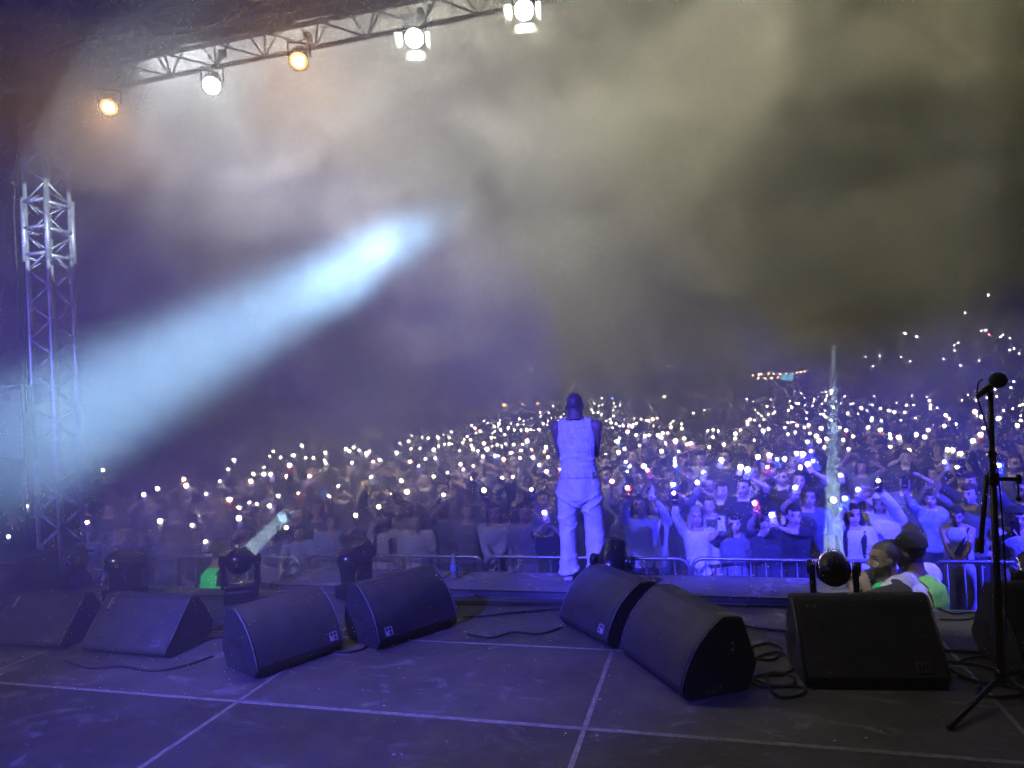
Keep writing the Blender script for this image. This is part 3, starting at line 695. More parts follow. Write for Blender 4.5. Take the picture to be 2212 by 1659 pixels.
def ik(S, T, l1, l2, hint):
    d = T-S; L = d.length; mx = (l1+l2)*.985
    if L > mx: T = S+d*(mx/L); d = T-S; L = mx
    a = math.acos(max(-1, min(1, (l1*l1+L*L-l2*l2)/(2*l1*L)))); dn = d.normalized(); h = Vector(hint); h = h-dn*h.dot(dn)
    h = h.normalized() if h.length > 1e-4 else frame_of(dn)[0]
    return S+(dn*math.cos(a)+h*math.sin(a))*l1, T
def add_hand(mb, W, f, n, side, k, pose, fr=.0088):
    """palm with four unequal fingers and a thumb from the side of the palm"""
    f = f.normalized(); n = (n-f*n.dot(f)).normalized(); s = f.cross(n)*side
    R = Matrix((s, n, f)).transposed()
    mb.ell(W+f*.045*k, (.041*k, .017*k, .052*k), R, 10, 7)
    curl = {'open': .12, 'grip': .75, 'relax': .42, 'fist': 1.25}[pose]; sp = {'open': .13, 'grip': .03, 'relax': .04, 'fist': 0}[pose]
    for i, ln in enumerate((.066, .076, .071, .055)):
        o = (i-1.5); b = W+f*.088*k+s*o*-.0205*k; dr = (f-s*o*sp).normalized()
        d1 = dr*math.cos(curl*.6)+n*math.sin(curl*.6); d2 = dr*math.cos(curl*1.5)+n*math.sin(curl*1.5)
        p1 = b+d1*ln*.52*k; p2 = p1+d2*ln*.5*k
        mb.chain([b-dr*.012*k, p1, p2], [fr*k*1.08, fr*k, fr*.86*k], 8)
    b = W+f*.028*k+s*.030*k; d1 = (f*.62+s*.72+n*.25*(1+curl)).normalized(); d2 = (f*.88+s*.2+n*.5*curl).normalized()
    p1 = b+d1*.038*k; mb.chain([b, p1, p1+d2*.033*k], [fr*1.25*k, fr*1.1*k, fr*.9*k], 8)
class Fig: pass
def figure(h=1.72, build=1.0, armL=None, armR=None, hint=((1, .25, -.6), (-1, .25, -.6)), poseL='relax', poseR='relax', head=(0, 0, 0), lean=0., skin=(.52, .36, .28),
           voxel=.013, sex='m', buzz=None, neckr=1.0, legs=True, palmL=None, palmR=None, stance=.1, beard=None, seg_face=True):
    """lays out joints and returns the body mesh (skin) with the frames that clothing and hair need. Faces -Y, soles at z=0."""
    k = h/1.72; G = Fig(); G.k = k; G.b = build; G.h = h
    ty = lambda z: -lean*max(0, z-.95*k)               # forward lean above the hips
    V3 = lambda x, y, z: Vector((x*k, y*k+ty(z*k), z*k))
    G.V3 = V3; sh = (.185 if sex == 'm' else .165)*(.6+.4*build)
    G.hip = [V3(-.085*s_, 0, .90) for s_ in (-1, 1)]; G.knee = [V3(s_*(stance*.95), -.015, .49) for s_ in (1, -1)]; G.ank = [V3(s_*stance, .02, .085) for s_ in (1, -1)]
    G.hip = [V3(.085, 0, .90), V3(-.085, 0, .90)]
    G.sho = [V3(sh, .01, 1.405), V3(-sh, .01, 1.405)]
    G.torso = [(V3(0, 0, .86), .155*build, .105*build), (V3(0, 0, .95), .165*build, .115*build), (V3(0, 0, 1.06), .142*build, .1*build), (V3(0, 0, 1.18), .150*build, .105*build),
               (V3(0, -.005, 1.29), .170*build, .118*build), (V3(0, 0, 1.38), .160*build, .105*build), (V3(0, .008, 1.435), .115, .08), (V3(0, .012, 1.47), .062, .062)]
    G.torso = [(c, rx*k, ry*k) for c, rx, ry in G.torso]
    G.neck = V3(0, .012, 1.45); hy, hp, hr = head
    G.HR = Matrix.Rotation(hy, 3, 'Z') @ Matrix.Rotation(hp, 3, 'X') @ Matrix.Rotation(hr, 3, 'Y')
    G.HC = G.neck+G.HR @ Vector((0, -.018*k, .148*k)); G.HM = trs(G.HR*1.0, G.HC)
    Hp = lambda x, y, z: G.HC+G.HR @ Vector((x*k, y*k, z*k)); G.Hp = Hp
    l1, l2 = .285*k, .165*k; G.el = []; G.wr = []
    for i, (arm, sg) in enumerate(((armL, 1), (armR, -1))):
        T = Vector(arm) if arm is not None else G.sho[i]+Vector((sg*.06, -.03, -.53))*k
        e, wv = ik(G.sho[i], T, l1, l2, hint[i] if arm is not None else (sg*.3, .8, 0)); G.el.append(e); G.wr.append(wv)
    mb = MB(); mb.loft(G.torso)
    ar = .047*(.55+.45*build)*(1 if sex == 'm' else .88)
    for i in (0, 1): mb.chain([G.neck+Vector((0, .012, -.015))*k, G.neck*.45+G.sho[i]*.55+Vector((0, .008, .002))*k, G.sho[i]], [.052*k, .056*k, .05*k])
    G.ar = ar
    for i in (0, 1):
        e, wv, S = G.el[i], G.wr[i], G.sho[i]
        mb.chain([S, (S+e)/2, e, e+(wv-e)*.35, wv], [ar*1.25*k, ar*1.05*k, ar*.84*k, ar*.86*k, ar*.58*k])
        f = (wv-e); pn = (palmL, palmR)[i]; pn = Vector(pn) if pn is not None else Vector((0, -1, .1))
        add_hand(mb, wv, f, pn, 1 if i == 0 else -1, k, (poseL, poseR)[i])
    if legs:
        for i in (0, 1): mb.chain([G.hip[i], (G.hip[i]+G.knee[i])/2, G.knee[i], G.knee[i]+(G.ank[i]-G.knee[i])*.3, G.ank[i]], [.085*k*build, .078*k*build, .055*k, .055*k, .038*k])
    mb.chain([G.neck+Vector((0, .005, -.03))*k, Hp(0, .02, -.06)], [.058*k*neckr*(.5+.5*build), .054*k*neckr*(.5+.5*build)])
    R = G.HR
    mb.ell(Hp(0, .014, .032), (.075*k, .093*k, .088*k), R); mb.ell(Hp(0, -.018, -.035), (.062*k, .072*k, .084*k), R); mb.ell(Hp(0, -.056, -.094), (.030*k, .028*k, .024*k), R)
    if seg_face:
        mb.chain([Hp(0, -.083, .012), Hp(0, -.106, -.030)], [.008*k, .0135*k]); mb.ell(Hp(0, -.076, .028), (.054*k, .016*k, .011*k), R)
        for s_ in (-1, 1):
            mb.ell(Hp(s_*.076, .012, -.012), (.010*k, .024*k, .033*k), R); mb.ell(Hp(s_*.036, -.062, -.038), (.022*k, .022*k, .022*k), R)
        mb.ell(Hp(0, -.084, -.064), (.024*k, .011*k, .010*k), R)
    me = remesh(mb, voxel, 2, 'body'); G.body = me; me.materials.append(M_SKIN)
    # flat complexion zones: eyes, brows, lips, cropped hair, stubble
    ca = me.color_attributes.new('Col', 'FLOAT_COLOR', 'POINT'); n = len(me.vertices); co = np.empty(n*3); me.vertices.foreach_get('co', co); co = co.reshape(-1, 3)
    RI = np.array(R.transposed()); q = (co-np.array(G.HC)) @ RI.T/k
    c = np.ones((n, 4)); c[:, :3] = np.array(skin)
    def zone(cx, cy_, cz, rx, ry, rz, colr, sym=True):
        for sg in ((-1, 1) if sym else (1,)):
            m_ = ((q[:, 0]-sg*cx)/rx)**2+((q[:, 1]-cy_)/ry)**2+((q[:, 2]-cz)/rz)**2 < 1
            c[m_, :3] = np.array(colr)
    zone(0, -.09, -.066, .026, .03, .011, (skin[0]*.75, skin[1]*.45, skin[2]*.45), False)
    zone(.034, -.078, .004, .015, .03, .0075, (.06, .045, .04)); zone(.036, -.082, .028, .024, .03, .007, (.07, .05, .04))
    if beard:
        m_ = (q[:, 2] < -.045) & (q[:, 2] > -.14) & (q[:, 1] < .02) & ~((np.abs(q[:, 0]) < .024) & (np.abs(q[:, 2]+.066) < .010)); c[m_, :3] = np.array(beard)
    if buzz is not None:
        m_ = (q[:, 2] > .075-.0*q[:, 1]) | ((q[:, 1] > .0) & (q[:, 2] > -.02)) | ((q[:, 1] > .04) & (q[:, 2] > -.055)); m_ &= (q[:, 2] > -.06) & (np.abs(q[:, 0]) < .079)
        c[m_, :3] = np.array(buzz)
    ca.data.foreach_set('color', c.ravel())
    return G
def shirt(G, sleeve='short', hem=.84, loose=1.0, voxel=.018, hood=False, neckz=1.455):
    k = G.k; mb = MB(); o = .014*loose*k
    rings = [(G.V3(0, 0, hem), .158*G.b*k+o*1.3, .108*G.b*k+o*1.5)]+[(c, rx+o, ry+o*1.2) for c, rx, ry in G.torso[1:-1]]+[(G.V3(0, .012, neckz), .075*k, .07*k)]
    mb.loft(rings, 22)
    for i in (0, 1):
        S, e, wv = G.sho[i], G.el[i], G.wr[i]; a = G.ar*k; t = .016*loose*k
        if sleeve != 'strap': mb.chain([G.neck+Vector((0, .012, -.03))*k, G.neck*.45+S*.55+Vector((0, .008, .0))*k, S], [.055*k, .062*k, .056*k])
        if sleeve == 'short': mb.chain([S, S+(e-S)*.62], [a*1.25+t, a*1.1+t*1.4])
        elif sleeve == 'long': mb.chain([S, (S+e)/2, e, e+(wv-e)*.5, e+(wv-e)*.9], [a*1.25+t, a*1.08+t, a*.9+t, a*.85+t, a*.66+t])
        elif sleeve == 'tank': pass
    if hood:
        R = G.HR; mb.ell(G.Hp(0, .02, .02), (.105*k, .125*k, .135*k), R); mb.ell(G.Hp(0, .03, -.10), (.10*k, .10*k, .08*k), R); mb.ell(G.Hp(0, -.05, .075), (.085*k, .075*k, .06*k), R)
    me = remesh(mb, voxel, 2, 'shirt')
    if hood:
        RI = G.HR.transposed(); HC = G.HC
        def cut(p):
            q = RI @ (p-HC)/k; return q.y < -.045 and abs(q.x) < .066 and -.115 < q.z < .07
        delete_verts(me, cut)
    if sleeve == 'strap':
        delete_verts(me, lambda p: p.z > 1.30*k and abs(p.x) > (.115*k if p.z < 1.40*k else .095*k))
    elif not hood: delete_verts(me, lambda p: p.z > (neckz-.018)*k and abs(p.x) < .07*k)
    me.materials.append(M_CLOTH); return me
def trousers(G, loose=1.0, voxel=.02):
    k = G.k; mb = MB(); o = .022*loose*k
    mb.loft([(G.V3(0, 0, .80), .12*G.b*k+o, .10*G.b*k+o), (G.V3(0, 0, .90), .158*G.b*k+o*.8, .112*G.b*k+o), (G.V3(0, 0, 1.0), .152*G.b*k+o*.3, .112*G.b*k+o*.3)])
    for i in (0, 1): mb.chain([G.hip[i], (G.hip[i]+G.knee[i])/2, G.knee[i], (G.knee[i]+G.ank[i])/2, G.ank[i]-Vector((0, 0, .02*k))], [.088*k*G.b+o, .08*k*G.b+o, .06*k+o, .056*k+o*1.1, .048*k+o*1.25])
    me = remesh(mb, voxel, 2, 'trousers'); me.materials.append(M_CLOTH); return me
def shoes(G, voxel=.012):
    mb = MB()
    for i in (0, 1):
        a = G.ank[i]; k = G.k; mb.ell(Vector((a.x, a.y-.05*k, .042*k)), (.045*k, .085*k, .042*k)); mb.ell(Vector((a.x, a.y-.11*k, .036*k)), (.046*k, .06*k, .034*k)); mb.ell(Vector((a.x, a.y+.025*k, .045*k)), (.038*k, .045*k, .045*k)); mb.box(Vector((a.x, a.y-.055*k, .014*k)), (.086*k, .24*k, .028*k))
    me = remesh(mb, voxel, 2, 'shoes'); me.materials.append(M_CLOTH); return me
def hair(G, style='short', voxel=.016):
    k = G.k; R = G.HR; mb = MB(); Hp = G.Hp; rnd = random.Random(int(G.h*1000)+len(style))
    mb.ell(Hp(0, .018, .038), (.086*k, .103*k, .098*k), R)
    if style == 'curly':
        for _ in range(46):
            a, t = rnd.uniform(0, 6.28), rnd.uniform(-.25, 1.5); r = .1
            p = Vector((math.cos(a)*math.cos(t)*r, math.sin(a)*math.cos(t)*r*1.05+.02, math.sin(t)*r+.035)); mb.ell(Hp(*p), (.026*k,)*3, None, 8, 6)
    if style in ('long', 'longfront'):
        mb.ell(Hp(0, .06, -.06), (.085*k, .06*k, .12*k), R)
        b0 = G.neck+Vector((0, .075*k, -.06*k)); mb.chain([Hp(0, .07, -.08), b0, b0+Vector((0, .03, -.20))*k], [.07*k, .075*k, .05*k])
        for s_ in (-1, 1):
            mb.chain([Hp(s_*.072, .015, .03), Hp(s_*.084, .01, -.06), Hp(s_*.09, -.01, -.15)], [.026*k, .03*k, .032*k])
            if style == 'longfront': mb.chain([Hp(s_*.09, -.01, -.15), G.V3(s_*.10, -.115, 1.32), G.V3(s_*.095, -.13, 1.14)], [.034*k, .034*k, .02*k])
    if style == 'bun': mb.ell(Hp(0, .115, .06), (.042*k, .04*k, .042*k), R)
    if style == 'tail': mb.chain([Hp(0, .11, .05), Hp(0, .15, -.03), Hp(0, .13, -.16)], [.034*k, .034*k, .018*k])
    if style == 'fringe': mb.ell(Hp(0, -.055, .088), (.07*k, .05*k, .03*k), R)
    if style == 'tall': mb.ell(Hp(0, -.02, .105), (.066*k, .08*k, .042*k), R)
    me = remesh(mb, voxel, 1, 'hair'); RI = R.transposed(); HC = G.HC
    def cut(p):
        q = RI @ (p-HC)/k
        if style in ('long', 'longfront'): return (q.y < -.035 and q.z < .066 and q.z > -.13 and abs(q.x) < .072)
        return (q.y < -.03 and q.z < .062) or (q.z < -.025 and q.y < .045) or q.z < -.075 and style not in ('tail',)
    delete_verts(me, cut)
    def rough(p): return .006*k*math.sin(p.x*210+p.z*40)*math.sin(p.y*170+p.z*30)
    push(me, rough); me.materials.append(M_HAIR); return me
def cap_mesh(G, voxel=.014):
    k = G.k; R = G.HR; mb = MB(); mb.ell(G.Hp(0, .015, .05), (.088*k, .106*k, .09*k), R); mb.ell(G.Hp(0, -.11, .055), (.065*k, .065*k, .010*k), R)
    me = remesh(mb, voxel, 1, 'cap'); RI = R.transposed(); HC = G.HC
    delete_verts(me, lambda p: (RI @ (p-HC)).z < .036*k); me.materials.append(M_CLOTH); return me
def person(G, loc, rz, label, parts, group=None, name='person'):
    o = link(name, G.body); o.location = loc; o.rotation_euler = (0, 0, rz); tag(o, label, 'person', group)
    for nm, me, colr, *mt in parts:
        c = link(nm, me, o); c.color = (*colr, 1)
        if mt: me.materials.clear(); me.materials.append(mt[0])
    return o
def to_local(loc, rz, p): return Matrix.Rotation(-rz, 3, 'Z') @ (Vector(p)-Vector(loc))

# phones
def phone_mesh(): return MB().bbox((0, 0, 0), (.076, .010, .155), .0045).mesh('phone', M_PHONE)
PH = phone_mesh()
_cam = MB()
_cam.bbox((-.018, -.0065, .055), (.030, .004, .032), .0015)
for q in ((-.026, .062), (-.010, .062), (-.026, .047)): _cam.lathe([(.0062, 0), (.0062, .002), (0, .002)], trs(rotto((0, -1, 0)), (q[0], -.0085, q[1])), 10)
PH_CAM = _cam.mesh('camera_bump', M_GLASSBLACK)
PH_SCR = MB().box((0, .0053, 0), (.068, .0012, .145)).mesh('screen', M_GLASSBLACK)
def torch_mesh(m): return MB().ell((0, 0, 0), (1, .5, 1), n=10, m=7).mesh('torch_light', m, True)
TM = [torch_mesh(m) for m in TORCHES]
CASEN = ['silver', 'dark', 'blue grey', 'red', 'light grey', 'blue', 'black', 'pink', 'grey']
CASES = [(.75, .75, .8), (.08, .08, .1), (.3, .32, .5), (.55, .1, .12), (.6, .6, .65), (.12, .2, .5), (.03, .03, .03), (.7, .5, .6), (.2, .2, .22)]
def phone(P, label, group, lit=True, case=None, tilt=0., roll=0., yaw=0., detail=True, off=None, rad=None, col=None):
    o = link('phone', PH); o.location = P; o.rotation_euler = (tilt, roll, yaw); o.color = (*(case or random.choice(CASES)), 1)
    tag(o, label, 'phone', group)
    if detail:
        link('camera_bump', PH_CAM, o); link('screen', PH_SCR, o)
    if lit:
        D = (Vector(P)-C0).length; r = (rad or (.0185+.00050*D))*random.uniform(.7, 1.4)
        t = link('torch_light', TM[col if col is not None else random.randrange(4)], o); t.location = off or (-.010, -.010, .048); t.scale = (r, r, r)
    return o

# ------------------------------------------------------------------ the performer, seen from behind
PP = atz(1261, 1251, .05); PP.z = .053
Gp = figure(1.775, 1.0, armL=(.115, -.13, .985), armR=(-.085, -.235, 1.26), hint=((.42, 1, 0), (-.40, .6, -1)), neckr=1.28, poseL='fist', poseR='fist', skin=(.19, .12, .085), voxel=.009, stance=.128, buzz=(.10, .065, .05), head=(.05, .05, .02), palmL=(-1, 0, 0), palmR=(1, 0, 0))
kp = Gp.k
sh_ = shirt(Gp, 'tank', .985, 1.15, .0095, neckz=1.485)
delete_verts(sh_, lambda p: (p.z > 1.20*kp and abs(p.x) > (.196-.036*sstep((p.z/kp-1.22)/.16))*kp) or (p.z > (1.472 if p.y > 0 else 1.36)*kp and abs(p.x) < .08*kp))
def tank_fold(p):
    z = p.z/kp; x = p.x/kp; f = 0
    for zc, am, wv, ph, til in ((1.02, .010, .012, 0, .25), (1.06, .009, .012, 1.2, -.2), (1.10, .010, .013, 2.1, .18), (1.145, .008, .013, .4, -.25), (1.19, .006, .014, 1.0, .35), (1.235, .004, .014, 2.0, -.4)):
        zz = zc+til*.06*math.sin(x*9+ph)+.008*math.sin(x*31+ph); f += am*math.exp(-((z-zz)/wv)**2)*(.55+.45*math.sin(x*14+ph*2))
    return f*1.25+.0012*math.sin(x*260)
push(sh_, tank_fold)
tr = MB(); G = Gp; o_ = .03*kp
tr.loft([(G.V3(0, .0, .665), .075*kp, .085*kp), (G.V3(0, .01, .74), .145*kp, .132*kp), (G.V3(0, .01, .84), .162*kp, .142*kp), (G.V3(0, .01, .93), .161*kp, .132*kp), (G.V3(0, .005, 1.03), .156*kp, .118*kp)], 24)
for i in (0, 1):
    hp_, kn, an = G.hip[i]+Vector(((.018 if i == 0 else -.018), 0, -.05)), G.knee[i], G.ank[i]
    tr.chain([hp_, (hp_+kn)/2, kn, (kn+an)/2, an+Vector((0, 0, .015))], [.108*kp, .102*kp, .092*kp, .088*kp, .092*kp], 14)
    tr.ell(an+Vector((0, .0, .0)), (.1*kp, .108*kp, .05*kp))
tm = remesh(tr, .0105, 2, 'trousers'); tm.materials.append(M_CLOTH)
delete_verts(tm, lambda p: p.z > 1.02*kp or p.z < .03*kp)
def trouser_fold(p):
    z = p.z/kp; s_ = 1 if p.x > 0 else -1; x = (abs(p.x)/kp-.11); f = 0
    for zc, am, wd, slope, ph in ((.74, .020, .018, .55, 0), (.67, .016, .017, .6, .8), (.60, .012, .016, -.5, .3), (.52, .013, .018, .6, 1.3), (.45, .012, .016, -.55, .2), (.36, .009, .018, .5, .9), (.20, .010, .015, -.35, 1.1), (.13, .014, .014, .25, .4), (.08, .016, .012, -.2, 0)):
        zz = zc+slope*x+.012*math.sin(p.y*28+ph*3+s_); f += am*math.exp(-((z-zz)/wd)**2)*(.5+.5*math.sin(p.y*11+ph*4+s_*1.4))
    f += .006*math.sin(p.x*38+z*9)*math.exp(-((z-.3)/.3)**2)
    if .965 < z < 1.0: f += .004
    return f-.004
push(tm, trouser_fold)
seat = MB()   # back pockets and belt loops of the trousers
per = person(Gp, PP, math.pi, 'person standing with their back to us in a white tank top and baggy pale trousers', [('tank_top', sh_, (.86, .86, .88), M_KNIT), ('trousers', tm, (.84, .84, .87)), ('shoes', shoes(Gp, .009), (.55, .5, .46))])
bd_ = MB().tube([Gp.neck+Vector((.068*math.cos(a), .064*math.sin(a)+.008, .012+.012*math.sin(a)))*1.0 for a in [math.pi*2*k/40 for k in range(41)]], .0055, 6, False).build('bead_necklace', M_PLASTIC, per, True)
wb = MB().loft([(Gp.V3(0, .006, .935), .166*kp, .131*kp), (Gp.V3(0, .006, .985), .162*kp, .124*kp)], 40).build('waistband', M_CLOTH, per, True); wb.color = (.80, .80, .84, 1)
for a in (35, 62, 90, 118, 145):
    a = math.radians(a); o = MB().bbox(Gp.V3(.166*math.cos(a), .006+.130*math.sin(a), .958), (.014, .014, .055*kp), .003, Matrix.Rotation(a, 3, 'Z')).build('belt_loop', M_CLOTH, per); o.color = (.74, .74, .78, 1)

# ------------------------------------------------------------------ guards in the pit
def squash(me, k, c):
    for v in me.vertices:
        z = v.co.z; a, b_ = .08*k, .62*k
        v.co.z = z if z < a else (z-c if z > b_ else a+(z-a)*(b_-c-a)/(b_-a))
    me.update()
def vest(G, m, loose=1.9, hem=.86):
    me = shirt(G, 'strap', hem, loose, .016); k = G.k; me.materials.clear(); me.materials.append(m); me.name = 'vest'
    delete_verts(me, lambda p: p.y < -.02*k and abs(p.x) < .035*k)
    return me
def guard(hx, hy, Y, h, rz, label, vm, shirt_col, cap_col=None, armL=None, armR=None, hairst=None, beard=None, lean=0., head=(0, 0, 0), build=1.15, vloose=1.9, buzz=(.06, .05, .04), sleeve='short'):
    P = aty(hx, hy, Y); k = h/1.72; hz = 1.598*k; c = max(0, hz-(P.z-GZ))
    loc = Vector((P.x, P.y, GZ))
    f = lambda a: (to_local(loc, rz, a)+Vector((0, 0, c))) if a is not None else None
    G = figure(h, build, armL=f(armL), armR=f(armR), skin=(.25, .16, .115), voxel=.0105, lean=lean, head=head, buzz=buzz, beard=beard, poseL='relax', poseR='relax', palmL=(0, 0, -1))
    loc -= (Matrix.Rotation(rz, 3, 'Z') @ Vector((G.HC.x, G.HC.y, 0)))
    parts = [('shirt', shirt(G, sleeve, .84, 1.0, .013), shirt_col), ('vest', vest(G, vm, vloose), (1, 1, 1), vm), ('trousers', trousers(G), (.04, .04, .05)), ('shoes', shoes(G), (.03, .03, .03))]
    if cap_col: parts.append(('cap', cap_mesh(G), cap_col))
    if hairst: parts.append(('hair', hair(G, hairst), (.05, .04, .03)))
    for nm, me, *_ in parts: squash(me, k, c)
    squash(G.body, k, c)
    return person(G, loc, rz, label, parts)
guard(1908, 1206, 6.34, 2.02, math.radians(-82), 'stocky bearded guard in a dark shirt and green vest, face turned left', M_VESTGREEN, (.06, .06, .07), armL=aty(1838, 1266, 6.25), armR=aty(1840, 1250, 6.7), beard=(.1, .075, .065), head=(0, .05, 0), build=1.25)
guard(1964, 1192, 6.50, 2.12, math.radians(-128), 'guard in a dark cap and lime vest over white shirt, arm around the bearded guard', M_VESTG, (.75, .74, .76), (.02, .02, .02), armL=aty(1862, 1268, 6.2), armR=aty(1890, 1290, 7.0), build=1.42, lean=.05)
guard(474, 1192, 6.62, 1.84, math.radians(170), 'guard in a dark top and bright green vest beside the short beam', M_VESTGREEN, (.03, .03, .035), build=1.2, vloose=2.3)
guard(170, 1205, 6.35, 1.78, math.radians(150), 'guard in a red orange vest behind the big black case', M_VESTO, (.35, .35, .42), (.03, .03, .03), build=1.15, vloose=2.0, lean=.15)

